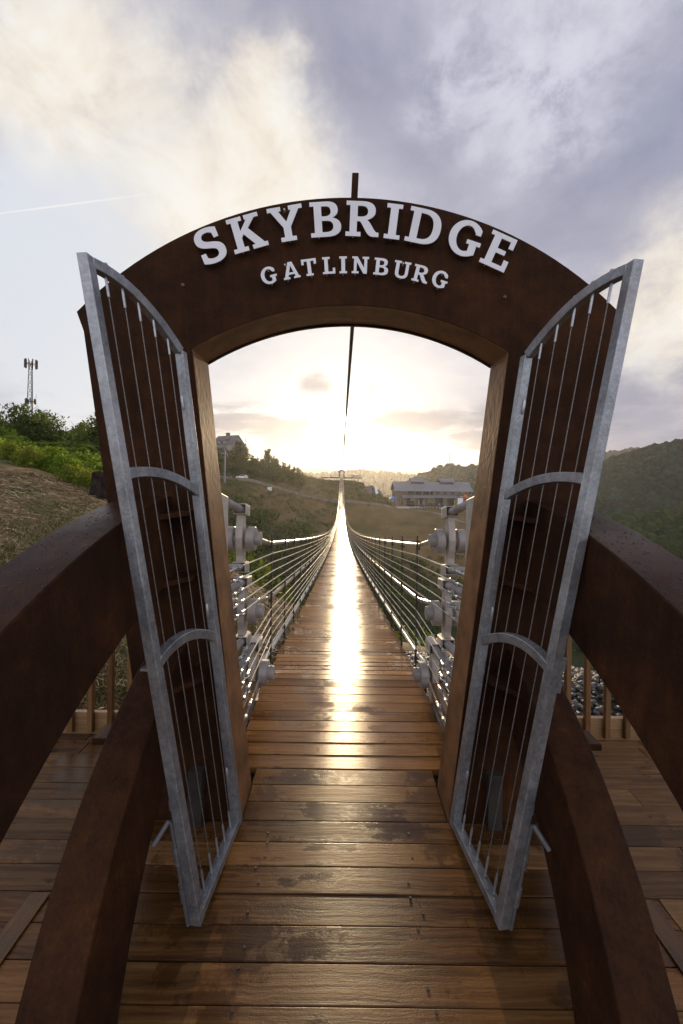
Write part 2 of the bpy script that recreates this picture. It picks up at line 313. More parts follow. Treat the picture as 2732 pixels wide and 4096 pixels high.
# ------------------------------------------------------------------ mesh building
class MB:
    """collects solids in world coordinates; build() links them as ONE mesh object"""
    def __init__(s): s.v = []; s.f = []; s.a = []
    def add(s, vs, fs, tone=.5):
        o = len(s.v); s.v += [tuple(x) for x in vs]; s.f += [tuple(i+o for i in f) for f in fs]; s.a += [tone]*len(fs)
    def hexa(s, p, tone=.5):      # p: 4 bottom + 4 top corners, counter-clockwise from above
        s.add(p, [(3, 2, 1, 0), (4, 5, 6, 7), (0, 1, 5, 4), (1, 2, 6, 5), (2, 3, 7, 6), (3, 0, 4, 7)], tone)
    def box(s, c, d, rz=0, tone=.5):
        x, y, z = (k/2 for k in d); cs, sn = math.cos(rz), math.sin(rz)
        s.hexa([(c[0]+a*cs-b*sn, c[1]+a*sn+b*cs, c[2]+e) for e in (-z, z) for a, b in ((-x, -y), (x, -y), (x, y), (-x, y))], tone)
    def bar(s, p0, p1, ux, uy, hx, hy, tone=.5):
        p0, p1, ux, uy = map(Vector, (p0, p1, ux, uy)); q = [(-hx, -hy), (hx, -hy), (hx, hy), (-hx, hy)]
        s.hexa([p+ux*a+uy*b for p in (p0, p1) for a, b in q], tone)
    def sweep(s, pts, ring, up, tone=.5):  # ring: 2-D section (side, up); up fixed vector
        n = len(ring); vs = []; fs = []; P = [Vector(p) for p in pts]
        for i, p in enumerate(P):
            tg = (P[min(i+1, len(P)-1)]-P[max(i-1, 0)]).normalized()
            sd = tg.cross(Vector(up)).normalized(); u = sd.cross(tg)
            vs += [p+sd*a+u*b for a, b in ring]
        for i in range(len(P)-1):
            for k in range(n):
                fs.append((i*n+k, i*n+(k+1) % n, (i+1)*n+(k+1) % n, (i+1)*n+k))
        fs += [tuple(reversed(range(n))), tuple(range((len(P)-1)*n, len(P)*n))]
        s.add(vs, fs, tone)
    def tube(s, pts, r, n=8, tone=.5):
        P = [Vector(p) for p in pts]; r = r if isinstance(r, (list, tuple)) else [r]*len(P)
        t0 = (P[1]-P[0]).normalized(); ref = Vector((0, 0, 1)) if abs(t0.z) < .9 else Vector((1, 0, 0))
        sd = t0.cross(ref).normalized(); vs = []; fs = []
        for i, p in enumerate(P):
            tg = (P[min(i+1, len(P)-1)]-P[max(i-1, 0)]).normalized()
            sd = (sd-tg*sd.dot(tg)).normalized(); u = tg.cross(sd)
            vs += [p+(sd*math.cos(2*math.pi*k/n)+u*math.sin(2*math.pi*k/n))*r[i] for k in range(n)]
        for i in range(len(P)-1):
            for k in range(n):
                fs.append((i*n+k, i*n+(k+1) % n, (i+1)*n+(k+1) % n, (i+1)*n+k))
        fs += [tuple(reversed(range(n))), tuple(range((len(P)-1)*n, len(P)*n))]
        s.add(vs, fs, tone)
    def lathe(s, p0, ax, prof, n=16, tone=.5):
        p0, ax = Vector(p0), Vector(ax).normalized()
        s.tube([p0+ax*t for t, _ in prof], [max(r, 1e-4) for _, r in prof], n, tone) if all(prof[i+1][0] > prof[i][0] for i in range(len(prof)-1)) else s._lathe(p0, ax, prof, n, tone)
    def _lathe(s, p0, ax, prof, n, tone=.5):
        ref = Vector((0, 0, 1)) if abs(ax.z) < .9 else Vector((1, 0, 0)); a = ax.cross(ref).normalized(); b = ax.cross(a); vs = []; fs = []
        for t, r in prof: vs += [p0+ax*t+(a*math.cos(2*math.pi*k/n)+b*math.sin(2*math.pi*k/n))*max(r, 1e-4) for k in range(n)]
        for i in range(len(prof)-1):
            for k in range(n): fs.append((i*n+k, i*n+(k+1) % n, (i+1)*n+(k+1) % n, (i+1)*n+k))
        fs += [tuple(reversed(range(n))), tuple(range((len(prof)-1)*n, len(prof)*n))]
        s.add(vs, fs, tone)
    def prism(s, loops, fn0, fn1, tone=.5):   # loops of 2-D points: outline then holes; fn maps 2-D to 3-D front / back
        tri = geometry.tessellate_polygon([[Vector((a, b, 0)) for a, b in L] for L in loops])
        fl = [p for L in loops for p in L]; n = len(fl)
        vs = [fn0(*p) for p in fl]+[fn1(*p) for p in fl]; fs = []
        for a, b, c in tri: fs += [(a, b, c), (c+n, b+n, a+n)]
        o = 0
        for L in loops:
            k = len(L)
            for i in range(k): fs.append((o+i, o+(i+1) % k, o+(i+1) % k+n, o+i+n))
            o += k
        s.add(vs, fs, tone)
    def build(s, name, m, parent=None, smooth=False, bevel=0, seg=2, weld=False):
        org = parent.get('_o', (0, 0, 0)) if parent else (0, 0, 0)
        me = bpy.data.meshes.new(name)
        me.from_pydata([(x-org[0], y-org[1], z-org[2]) for x, y, z in s.v], [], s.f)
        at = me.attributes.new('tone', 'FLOAT', 'FACE'); at.data.foreach_set('value', s.a)
        bm = bmesh.new(); bm.from_mesh(me)
        if weld: bmesh.ops.remove_doubles(bm, verts=bm.verts, dist=1e-5)
        bmesh.ops.recalc_face_normals(bm, faces=bm.faces); bm.to_mesh(me); bm.free()
        me.materials.append(m)
        o = bpy.data.objects.new(name, me); COL.objects.link(o)
        if parent: o.parent = parent; o['_o'] = list(org)
        if smooth:
            me.polygons.foreach_set('use_smooth', [True]*len(me.polygons))
            if hasattr(me, 'set_sharp_from_angle'): me.set_sharp_from_angle(angle=R(35))
        if bevel:
            b = o.modifiers.new('bevel', 'BEVEL'); b.width = bevel; b.segments = seg; b.limit_method = 'ANGLE'; b.angle_limit = R(40)
        return o
def thing(name, label, cat, loc=(0, 0, 0), group=None):
    o = bpy.data.objects.new(name, None); COL.objects.link(o); o.location = loc; o.empty_display_size = .2
    o['_o'] = list(loc); tag(o, label, cat, group); return o
def tag(o, label=None, cat=None, group=None, kind=None):
    if label: o['label'] = label
    if cat: o['category'] = cat
    if group: o['group'] = group
    if kind: o['kind'] = kind
    return o
def fastmesh(name, m, v, f, col=None, tone=None, parent=None, smooth=False):
    """numpy arrays -> mesh object; col: per-vertex RGB"""
    v = np.asarray(v, np.float32); f = np.asarray(f, np.int32); k = f.shape[1]
    me = bpy.data.meshes.new(name); me.vertices.add(len(v)); me.vertices.foreach_set('co', v.ravel())
    me.loops.add(f.size); me.loops.foreach_set('vertex_index', f.ravel())
    me.polygons.add(len(f)); me.polygons.foreach_set('loop_start', np.arange(0, f.size, k, dtype=np.int32))
    me.update(calc_edges=True)
    if smooth: me.polygons.foreach_set('use_smooth', np.ones(len(f), bool))
    if col is not None:
        a = me.attributes.new('col', 'FLOAT_COLOR', 'POINT'); a.data.foreach_set('color', np.c_[col, np.ones(len(v))].astype(np.float32).ravel())
    if tone is not None:
        a = me.attributes.new('tone', 'FLOAT', 'FACE'); a.data.foreach_set('value', np.asarray(tone, np.float32))
    me.materials.append(m); me.validate()
    o = bpy.data.objects.new(name, me); COL.objects.link(o)
    if parent: o.parent = parent
    return o
rng = np.random.default_rng(11)

# ------------------------------------------------------------------ entrance arch
CX = .045                      # centre line of the bridge
AY0, AY1 = 2.45, 2.75          # front and back of the arch
def arc(x0, x1, apex, spring, half, n):
    r = (half*half+(apex-spring)**2)/(2*(apex-spring))
    return [(x, apex-r+math.sqrt(max(r*r-x*x, 0))) for x in np.linspace(x0, x1, n)]
arch = thing('entrance_arch', 'brown weathering steel arch over the near end of the bridge, carrying white letters', 'arch', (CX, AY0, 0))
def arch_outline():
    out = [(-1.13, -.35), (-1.635, 2.98), (-1.68, 3.10)]
    out += arc(-1.68, 1.68, 3.82, 3.10, 1.68, 49)[1:-1]
    out += [(1.68, 3.10), (1.635, 2.98), (1.13, -.35), (.600, -.35), (.972, 2.885)]
    out += arc(.972, -.972, 3.161, 2.885, .972, 33)[1:-1]
    out += [(-.972, 2.885), (-.600, -.35)]
    return out
mb = MB(); mb.prism([arch_outline()], lambda a, b: (CX+a, AY0, b), lambda a, b: (CX+a, AY1, b))
mb.build('arch_frame', M['rust'], arch, bevel=.008)
# folded edge plates that stand proud round the opening
mb = MB()
lin = [(-.972, 2.885)]+arc(-.972, .972, 3.161, 2.885, .972, 33)[1:-1]+[(.972, 2.885)]
for i in range(len(lin)-1):
    (a, b), (c, d) = lin[i], lin[i+1]
    mb.hexa([(CX+a, AY1-.012, b-.014), (CX+c, AY1-.012, d-.014), (CX+c, AY1+.014, d-.014), (CX+a, AY1+.014, b-.014),
             (CX+a, AY1-.012, b+.02), (CX+c, AY1-.012, d+.02), (CX+c, AY1+.014, d+.02), (CX+a, AY1+.014, b+.02)])
mb.build('edge_trim', M['rust'], arch)
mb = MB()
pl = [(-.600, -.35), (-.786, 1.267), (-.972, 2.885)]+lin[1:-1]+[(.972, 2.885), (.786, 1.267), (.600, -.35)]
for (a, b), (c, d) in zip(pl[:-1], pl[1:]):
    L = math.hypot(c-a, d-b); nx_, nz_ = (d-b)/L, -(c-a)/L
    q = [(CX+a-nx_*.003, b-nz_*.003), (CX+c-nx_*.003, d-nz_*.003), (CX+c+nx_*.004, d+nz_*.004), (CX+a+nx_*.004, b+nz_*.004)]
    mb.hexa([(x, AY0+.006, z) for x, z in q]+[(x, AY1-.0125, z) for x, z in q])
mb.build('bounce_lit_strip', M['lit_rust'], arch)  # added strips over the reveals; light bounced off the deck is in their colour
mb = MB(); mb.bar((CX+.012, 2.56, 3.80), (CX+.020, 2.56, 4.035), (1, 0, 0), (0, 1, 0), .021, .03)
mb.hexa([(CX-.05, 2.50, 3.80), (CX+.07, 2.50, 3.80), (CX+.07, 2.62, 3.80), (CX-.05, 2.62, 3.80), (CX-.028, 2.52, 3.842), (CX+.052, 2.52, 3.842), (CX+.052, 2.60, 3.842), (CX-.028, 2.60, 3.842)])
mb.build('finial_bar', M['rust'], arch, bevel=.003)
for s, ang in ((-1, -1.02), (1, 1.06)):
    z = 3.82-2.232+math.sqrt(2.232**2-ang*ang); sl = -ang/math.sqrt(2.232**2-ang*ang)
    t_ = Vector((1, 0, sl)).normalized(); n_ = Vector((-t_.z, 0, t_.x)); c_ = Vector((CX+ang, 2.5, z))
    mb = MB(); mb.bar(c_-n_*.01, c_+n_*.014, t_, (0, 1, 0), .04, .04); mb.build('lifting_lug', M['rust'], arch, bevel=.006)

for px in (-1.03, .94):
    mb = MB(); mb.lathe((CX+px, AY0+.004, 3.27 if px < 0 else 3.22), (0, -1, 0), [(0, .012), (.010, .011), (.014, .006)], 10); mb.build('lit_hole_stud', M['lit_rust'], arch, smooth=True)  # added studs in lighter rust, standing in for small holes with light through
# lettering: slab-serif capitals cut from plate, each standing off the face
def bz(p0, p1, p2, p3, n=9):
    return [tuple((1-t)**3*a+3*(1-t)**2*t*b+3*(1-t)*t*t*c+t**3*d for a, b, c, d in zip(p0, p1, p2, p3)) for t in np.linspace(0, 1, n)][1:]
def ell(cx, cy, rx, ry, a0, a1, n=18):
    return [(cx+rx*math.cos(R(a)), cy+ry*math.sin(R(a))) for a in np.linspace(a0, a1, n)]
def glyph(ch):
    ST = [(.44, 0), (.44, .14), (.33, .14)]; L0 = [(0, 1), (0, .86), (.11, .86), (.11, .14), (0, .14), (0, 0)]
    if ch == 'I': return [[(0, 0), (.46, 0), (.46, .14), (.35, .14), (.35, .86), (.46, .86), (.46, 1), (0, 1), (0, .86), (.11, .86), (.11, .14), (0, .14)]], .46
    if ch == 'L': return [[(0, 0), (.74, 0), (.74, .36), (.58, .36), (.58, .15), (.34, .15), (.34, .86), (.46, .86), (.46, 1), (0, 1), (0, .86), (.11, .86), (.11, .14), (0, .14)]], .74
    if ch == 'T': return [[(.22, 0), (.66, 0), (.66, .14), (.555, .14), (.555, .85), (.72, .85), (.72, .66), (.88, .66), (.88, 1), (0, 1), (0, .66), (.16, .66), (.16, .85), (.325, .85), (.325, .14), (.22, .14)]], .88
    if ch == 'E': return [[(0, 0), (.78, 0), (.78, .34), (.62, .34), (.62, .15), (.34, .15), (.34, .43), (.60, .43), (.60, .58), (.34, .58), (.34, .85), (.60, .85), (.60, .66), (.76, .66), (.76, 1), (0, 1), (0, .86), (.11, .86), (.11, .14), (0, .14)]], .78
    if ch == 'K': return [[(0, 0)]+ST+[(.33, .40), (.39, .47), (.63, .14), (.54, .14), (.54, 0), (1.0, 0), (1.0, .14), (.91, .14), (.56, .62), (.79, .86), (.92, .86), (.92, 1), (.50, 1), (.50, .86), (.55, .86), (.33, .60), (.33, .86), (.44, .86), (.44, 1)]+L0[:-1]], 1.0
    if ch == 'Y': return [[(.27, 0), (.73, 0), (.73, .14), (.615, .14), (.615, .40), (.89, .86), (1, .86), (1, 1), (.60, 1), (.60, .86), (.66, .86), (.50, .57), (.33, .86), (.40, .86), (.40, 1), (0, 1), (0, .86), (.1, .86), (.385, .40), (.385, .14), (.27, .14)]], 1.0
    if ch == 'A': return [[(0, 0), (.40, 0), (.40, .13), (.30, .13), (.335, .25), (.665, .25), (.70, .13), (.60, .13), (.60, 0), (1, 0), (1, .13), (.92, .13), (.63, 1), (.37, 1), (.08, .13), (0, .13)], [(.38, .39), (.62, .39), (.50, .78)]], 1.0
    if ch == 'N': return [[(0, 0), (.42, 0), (.42, .14), (.29, .14), (.29, .68), (.68, 0), (.90, 0), (.90, .86), (1, .86), (1, 1), (.60, 1), (.60, .86), (.71, .86), (.71, .36), (.33, 1), (0, 1), (0, .86), (.11, .86), (.11, .14), (0, .14)]], 1.0
    if ch == 'U':
        return [[(0, 1), (0, .86), (.10, .86), (.10, .34)]+bz((.10, .34), (.10, .06), (.27, -.02), (.49, -.02))+bz((.49, -.02), (.71, -.02), (.88, .06), (.88, .34))+[(.88, .86), (.98, .86), (.98, 1), (.58, 1), (.58, .86), (.68, .86), (.68, .36)]
                + bz((.68, .36), (.68, .20), (.60, .14), (.49, .14))+bz((.49, .14), (.38, .14), (.32, .20), (.32, .36))+[(.32, .86), (.42, .86), (.42, 1)]], .98
    if ch == 'D':
        return [[(0, 0), (.44, 0)]+bz((.44, 0), (.78, 0), (.96, .18), (.96, .5))+bz((.96, .5), (.96, .82), (.78, 1), (.44, 1))+L0[:-1],
                [(.34, .15), (.42, .15)]+bz((.42, .15), (.62, .15), (.72, .26), (.72, .5))+bz((.72, .5), (.72, .74), (.62, .85), (.42, .85))+[(.34, .85)]], .96
    if ch == 'B':
        return [[(0, 0), (.48, 0)]+bz((.48, 0), (.72, 0), (.87, .10), (.87, .28))+bz((.87, .28), (.87, .42), (.78, .51), (.64, .535))+bz((.64, .535), (.74, .57), (.80, .65), (.80, .75))+bz((.80, .75), (.80, .92), (.68, 1), (.46, 1))+L0[:-1],
                [(.34, .15), (.44, .15)]+bz((.44, .15), (.57, .15), (.63, .20), (.63, .295))+bz((.63, .295), (.63, .40), (.57, .445), (.44, .445))+[(.34, .445)],
                [(.34, .59), (.42, .59)]+bz((.42, .59), (.53, .59), (.58, .63), (.58, .72))+bz((.58, .72), (.58, .81), (.53, .85), (.42, .85))+[(.34, .85)]], .87
    if ch == 'R':
        return [[(0, 0)]+ST+[(.33, .42), (.40, .42)]+bz((.40, .42), (.50, .32), (.58, .0), (.76, 0))+[(.94, 0), (.94, .14), (.88, .14)]+bz((.88, .14), (.80, .16), (.74, .38), (.62, .47))+bz((.62, .47), (.76, .52), (.84, .60), (.84, .72))+bz((.84, .72), (.84, .92), (.70, 1), (.46, 1))+L0[:-1],
                [(.34, .57), (.43, .57)]+bz((.43, .57), (.55, .57), (.61, .62), (.61, .71))+bz((.61, .71), (.61, .81), (.55, .85), (.43, .85))+[(.34, .85)]], .94
    if ch == 'G':
        return [ell(.49, .5, .49, .52, 38, 298, 34)+[(.76, .06), (.84, .11), (.84, .36), (.94, .36), (.94, .50), (.52, .50), (.52, .36), (.61, .36), (.61, .18)]+ell(.49, .5, .255, .355, 285, 62, 28)+[(.70, .70), (.70, .66), (.875, .66)]], .94
    if ch == 'S':
        o = [(.06, .02), (.06, .34), (.22, .34), (.235, .20)]
        o += bz((.235, .20), (.29, .155), (.34, .14), (.40, .14))+bz((.40, .14), (.51, .14), (.56, .18), (.56, .265))
        o += bz((.56, .265), (.56, .35), (.50, .38), (.36, .42))+bz((.36, .42), (.12, .48), (.03, .58), (.03, .73))
        o += bz((.03, .73), (.03, .92), (.18, 1.02), (.40, 1.02))+bz((.40, 1.02), (.52, 1.02), (.63, .99), (.735, .95))
        o += [(.735, .655), (.575, .655), (.56, .81)]
        o += bz((.56, .81), (.51, .845), (.46, .86), (.41, .86))+bz((.41, .86), (.31, .86), (.26, .82), (.26, .75))
        o += bz((.26, .75), (.26, .67), (.33, .635), (.46, .60))+bz((.46, .60), (.70, .54), (.80, .45), (.80, .28))
        o += bz((.80, .28), (.80, .08), (.64, -.02), (.42, -.02))+bz((.42, -.02), (.29, -.02), (.19, .0), (.06, .06))
        return [o[1:-1]+[(.06, .06)]], .80
def thin(loops, k):
    out = []
    for li, L in enumerate(loops):
        L = [p for i, p in enumerate(L) if math.hypot(p[0]-L[i-1][0], p[1]-L[i-1][1]) > 1e-6]
        A = sum(L[i-1][0]*L[i][1]-L[i][0]*L[i-1][1] for i in range(len(L))); sg = (1 if A > 0 else -1)*(1 if li == 0 else -1); n = len(L); R_ = []
        for i in range(n):
            a, b, c = Vector(L[i-1]), Vector(L[i]), Vector(L[(i+1) % n]); d1 = (b-a).normalized(); d2 = (c-b).normalized()
            n1, n2 = Vector((-d1.y, d1.x)), Vector((-d2.y, d2.x)); m = n1+n2; m = m/max(m.length_squared/2, .7) if m.length > 1e-6 else n1
            R_.append(tuple(b+m*k*sg))
        out.append(R_)
    return out
def letters(word, xs, cap, rad, apex):
    for ch, xm in zip(word, xs):
        loops, w = glyph(ch); loops = thin(loops, .010); th = math.asin(xm/(rad+cap/2)); cs, sn = math.cos(th), math.sin(th)
        bx, bzz = CX+rad*sn, apex-rad+rad*cos_(th)
        def pt(a, b, y): a = (a-w/2)*cap; b = b*cap; return (bx+a*cs+b*sn, y, bzz-a*sn+b*cs)
        mb = MB(); mb.prism(loops, lambda a, b: pt(a, b, AY0-.036), lambda a, b: pt(a, b, AY0-.031))
        for a, b in ((.22, .07), (.22, .93)) if ch not in 'STYGU' else ((.5, .08), (.5, .93)):
            p = pt(a, b, AY0-.0295); mb.tube([p, (p[0], AY0-.001, p[2])], .005, 6)
        mb.build('sign_letter', M['letter'], arch)
def cos_(t): return math.cos(t)
K = .001531
letters('SKYBRIDGE', [(p-1408)*K for p in (848, 995, 1150, 1303, 1449, 1571, 1693, 1856, 1987)], .217, 2.10, 3.560)
letters('GATLINBURG', [(p-1407)*K for p in (1081, 1168, 1240, 1317, 1374, 1442, 1524, 1606, 1681, 1757)], .104, 1.76, 3.337)

# curved braces running from the arch posts past the camera to the deck
def brace(s, x0, k, cyc, czc, ro, ri, w, zend, drops):
    def ph(r):
        a0 = math.asin((cyc-(AY0-.002))/r); a1 = math.acos(max(-1, min(1, (zend-czc)/r))); return np.linspace(a0, a1, 41)
    vs = []; fs = []
    po, pi = ph(ro), ph(ri)
    for a, b in zip(po, pi):
        yo, zo = cyc-ro*math.sin(a), czc+ro*math.cos(a); yi, zi = cyc-ri*math.sin(b), czc+ri*math.cos(b)
        xo, xi = x0+k*zo, x0+k*zi
        vs += [(CX+s*xi, yi, zi), (CX+s*(xi+w), yi, zi), (CX+s*(xo+w), yo, zo), (CX+s*xo, yo, zo)]
    n = len(po)
    for i in range(n-1):
        for q in range(4): fs.append((i*4+q, i*4+(q+1) % 4, i*4+4+(q+1) % 4, i*4+4+q))
    fs += [(0, 1, 2, 3), (n*4-4, n*4-3, n*4-2, n*4-1)]
    mb = MB(); mb.add(vs, fs); b = mb.build('curved_brace', M['rust'], arch, smooth=True, bevel=.006)
    if drops:
        mb = MB(); rd = random.Random(5+s)
        for _ in range(drops):
            a = rd.choice(po[4:22])+rd.uniform(-.02, .02); y, z = cyc-ro*math.sin(a), czc+ro*math.cos(a)
            x = CX+s*(x0+k*z+rd.uniform(.012, w-.012)); nn = Vector((0, -math.sin(a), math.cos(a))); tt = Vector((0, math.cos(a), math.sin(a)))
            r = rd.choice((.0018, .0022, .003, .004)); c0 = Vector((x, y, z)); L = r*rd.uniform(1, 1.9)
            ring = [(math.cos(q*math.pi/3), math.sin(q*math.pi/3)) for q in range(6)]
            vs = [c0+Vector((L*u, 0, 0))+tt*(r*v) for u, v in ring]+[c0+Vector((L*.6*u, 0, 0))+tt*(r*.6*v)+nn*r*.4 for u, v in ring]+[c0+nn*r*.5]
            mb.add(vs, [(q, (q+1) % 6, 6+(q+1) % 6, 6+q) for q in range(6)]+[(6+q, 6+(q+1) % 6, 12) for q in range(6)])
        d = mb.build('water_drops', M['water'], b, smooth=True); d['kind'] = 'stuff'
for s in (-1, 1):
    brace(s, .868, .1107, 2.85, -1.90, 3.90, 3.43, .25, -.05, 420)
    brace(s, .868, .1107, 3.00, -.96, 2.10, 1.77, .20, -.05, 0)
    for z, y, x, w in ((1.88, 2.30, .95, .17), (1.50, 2.30, .91, .17), (.92, 2.27, .83, .18)):   # stiffeners in the corner of post and brace
        mb = MB(); mb.hexa([(CX+s*(x+e[0]), e[1], z+e[2]) for e in ((0, y+.06, -.015), (w, y-.10, -.035), (w, 2.449, -.015), (0, 2.449, -.01), (0, y+.06, .015), (w, y-.10, -.005), (w, 2.449, .015), (0, 2.449, .02))])
        mb.build('stiffener_plate', M['rust'], arch, bevel=.004)
    mb = MB(); mb.box((CX+s*1.26, 2.16, .70), (.16, .12, .035)); mb.build('side_plate', M['rust'], arch, bevel=.004)
    mb = MB()
    mb.box((CX+s*.90, 2.42, .165), (.085, .058, .33)); mb.build('base_channel', M['chan'], arch, bevel=.003)
    for z0, z1, x in ((1.45, 1.95, 1.03), (.60, 1.05, .975)):    # grey anchor plates welded to the back of the post
        mb = MB(); mb.hexa([(CX+s*(x-.16), AY1+.002, z0), (CX+s*(x+.10), AY1+.002, z0), (CX+s*(x+.10), 3.0, z0), (CX+s*(x-.14), 3.0, z0),
                            (CX+s*(x-.14), AY1+.002, z1+.05), (CX+s*(x+.10), AY1+.002, z1+.05), (CX+s*(x+.10), 3.0, z1), (CX+s*(x-.14), 3.0, z1)])
        mb.build('anchor_plate', M['cast'], arch, bevel=.006)

# ------------------------------------------------------------------ gate leaves
def gate(s, label):
    e = 0 if s > 0 else 1     # the hay-side leaf stands open a little less
    FB, FT = Vector((.648-.012*e, 2.36, .06)), Vector((1.03-.035*e, 2.34, 2.83))
    NB, NT_ = Vector((.718-.035*e, 1.846, .05)), Vector((1.262-.052*e, 1.80, 3.09))
    def P(u, v): return FB.lerp(NB, u).lerp(FT.lerp(NT_, u), v)
    def wp(p): return (CX+s*p.x, p.y, p.z)
    bdir = (NB-FB); bdir.z = 0; bdir.normalize(); ndir = Vector((bdir.y, -bdir.x, 0))
    B = Vector((s*bdir.x, bdir.y, 0)); N = Vector((s*ndir.x, ndir.y, 0)); H = .0255
    root = thing('gate_leaf', label, 'gate', (CX+s*FB.x, FB.y, 0))
    bow = .085
    def rail_pts(z0, z1, h, n=15):   # arched rail between the two posts, heights at the far and near post
        out = []
        for u in np.linspace(.03, .97, n):
            z = z0+(z1-z0)*u+4*h*u*(1-u); L = FB.lerp(NB, u); T = FT.lerp(NT_, u); v = (z-L.z)/(T.z-L.z)
            out.append(wp(L.lerp(T, v)))
        return out
    def rail(z0, z1, h, name, r=.024):
        mb = MB(); mb.sweep(rail_pts(z0, z1, h), [(-r, -r), (r, -r), (r, r), (-r, r)], (0, 0, 1)); return mb.build(name, M['galv'], root, smooth=True, bevel=.003)
    for (a, b) in ((FB, FT), (NB, NT_)):
        mb = MB(); mb.bar(wp(a), wp(b), B, N, H, H); mb.build('gate_post', M['galv'], root, bevel=.004)
    rail(FT.z-.02, NT_.z-.03, bow, 'top_rail'); rail(2.00, 2.105, .055, 'middle_rail'); rail(1.15, 1.235, .075, 'middle_rail'); rail(FB.z+.02, NB.z+.02, 0, 'bottom_rail')
    for u in (.17, .335, .50, .665, .83):
        L = FB.lerp(NB, u); T = FT.lerp(NT_, u); zt = FT.z-.02+(NT_.z-.01-FT.z)*u+4*bow*u*(1-u)-.02
        v1 = (zt-L.z)/(T.z-L.z); p0, p1 = L.lerp(T, .016), L.lerp(T, v1); dv = (p1-p0)
        mb = MB(); n = 60
        mb.tube([wp(p0), wp(p1)], .0027, 8); c = mb.build('infill_cable', M['wirerope'], root, smooth=True)
        for q0, q1 in ((0, .035), (.965, 1.0)):
            mb = MB(); mb.lathe(wp(p0+dv*q0), Vector(wp(p0+dv*q1))-Vector(wp(p0+dv*q0)), [(0, .0062), (dv.length*.026, .0066), (dv.length*.035, .005)], 8)
            mb.build('ferrule', M['zinc'], c, smooth=True)
        mb = MB(); q = p1+Vector((0, 0, .045)); mb.lathe(wp(q), (0, 0, 1), [(0, .010), (.008, .010), (.014, .006), (.016, .001)], 10); mb.build('cap_nut', M['zinc'], root, smooth=True)
    # drop bolt on the outside of the tall post
    def side(v, dx, dy): p = NB.lerp(NT_, v)+Vector((.0, 0, 0)); return wp(p+Vector((dx, dy, 0)))
    a, b = Vector(side(-.008, .048, .006)), Vector(side(.150, .048, .006)); b2 = b+Vector((s*.012, -.008, .006)); h = b+Vector((s*.055, -.062, -.055))
    mb = MB(); mb.tube([a, b, b2, h], [.0115, .0115, .0115, .0115], 10); bo = mb.build('drop_bolt', M['handle'], root, smooth=True)
    for v in (.028, .085):
        p, q = Vector(side(v, .048, .006)), Vector(side(v+.028, .048, .006)); mb = MB(); mb.tube([p, q], .0165, 12); mb.bar(p.lerp(q, .1)-Vector((s*.02, 0, 0)), p.lerp(q, .9)-Vector((s*.02, 0, 0)), (1, 0, 0), (0, 1, 0), .012, .006); mb.build('bolt_sleeve', M['galv'], root, smooth=True)
    if s > 0:
        p, q = Vector(side(.355, .05, .02)), Vector(side(.405, .05, .02)); mb = MB(); mb.tube([p, q], .012, 10)
        for t0, t1 in ((-.02, .22), (.66, 1.02)): mb.tube([p.lerp(q, t0), p.lerp(q, t1)], .017, 12)
        mb.build('hinge', M['galv'], root, smooth=True)
    else:
        p = Vector(side(.385, .035, 0)); mb = MB(); mb.box((p.x, p.y, p.z), (.05, .04, .012)); mb.build('latch_tab', M['galv'], root, bevel=.002)
    p = Vector(side(.17, .035, .0)); mb = MB(); mb.tube([p, p+Vector((s*.006, 0, .045))], .009, 8); mb.build('weld_lug', M['zinc'], root, smooth=True)
    for v in (.095, .44, .875):
        p = FB.lerp(FT, v); q = FB.lerp(FT, v+.03); o = bdir*.027+Vector((.012, 0, 0))
        mb = MB(); mb.tube([wp(p+o), wp(p.lerp(q, .15)+o), wp(p.lerp(q, .85)+o), wp(q+o)], [.004, .0095, .0095, .004], 8); mb.build('weld_lug', M['zinc'], root, smooth=True)
gate(-1, 'open galvanised gate leaf with vertical cables, on the hay slope side of the arch')
gate(1, 'open galvanised gate leaf with a hinge barrel, on the gravel side of the arch')

# ------------------------------------------------------------------ boardwalk platform
def boards():
    mb = MB(); rd = random.Random(3); pitch = .1429; y = -1.6; i = 0; y = 2.447-.1429*28
    while y < 3.26:
        x = -5.5+rd.uniform(0, 2)
        segs = [-6.0, -1.53, 1.62, 6.5] if y < 2.0 else [-6, rd.uniform(-2.6, -1.9), rd.uniform(1.9, 2.8), 6.5]
        for a, b in zip(segs[:-1], segs[1:]):
            for (a2, b2) in [(a, b)]:
                if y > 2.44:     # notch round the bridge deck start and the posts
                    parts = [(a2, min(b2, CX-1.16)), (max(a2, CX+1.16), b2)]
                    if y < 2.74: parts.append((max(a2, CX-.63), min(b2, CX+.63)))
                else: parts = [(a2, b2)]
                for p, q in parts:
                    if q-p < .05: continue
                    g = .0026; dz = rd.uniform(-.0015, .0015); tl = rd.uniform(-.0012, .0012)
                    mb.hexa([(p+g, y+g, -.038), (q-g, y+g, -.038), (q-g, y+pitch-g, -.038), (p+g, y+pitch-g, -.038),
                             (p+g, y+g, dz-tl), (q-g, y+g, dz-tl), (q-g, y+pitch-g, dz+tl), (p+g, y+pitch-g, dz+tl)], rd.random())
        y += pitch; i += 1
    o = mb.build('boardwalk', M['deck'], bevel=.003, seg=2); tag(o, kind='structure')
    mb = MB()
    for y in np.arange(-1.6, 3.3, .1429*1):     # screw heads, two per board near each joist
        for xx in (-4.1, -3.3, -2.5, -1.95, -1.2, -.42, .40, 1.22, 2.05, 2.9, 3.7):
            for dy in (.032, .108):
                if rd.random() < .82 and y+dy < 2.4:
                    x0, y0 = xx+rd.uniform(-.03, .03), y+dy+rd.uniform(-.01, .01); mb.lathe((x0, y0, -.004), (0, 0, 1), [(0, .0078), (.0072, .0072)], 7)
    o2 = mb.build('screw_heads', M['darkpost'], o); o2['kind'] = 'stuff'
boards()
mb = MB()
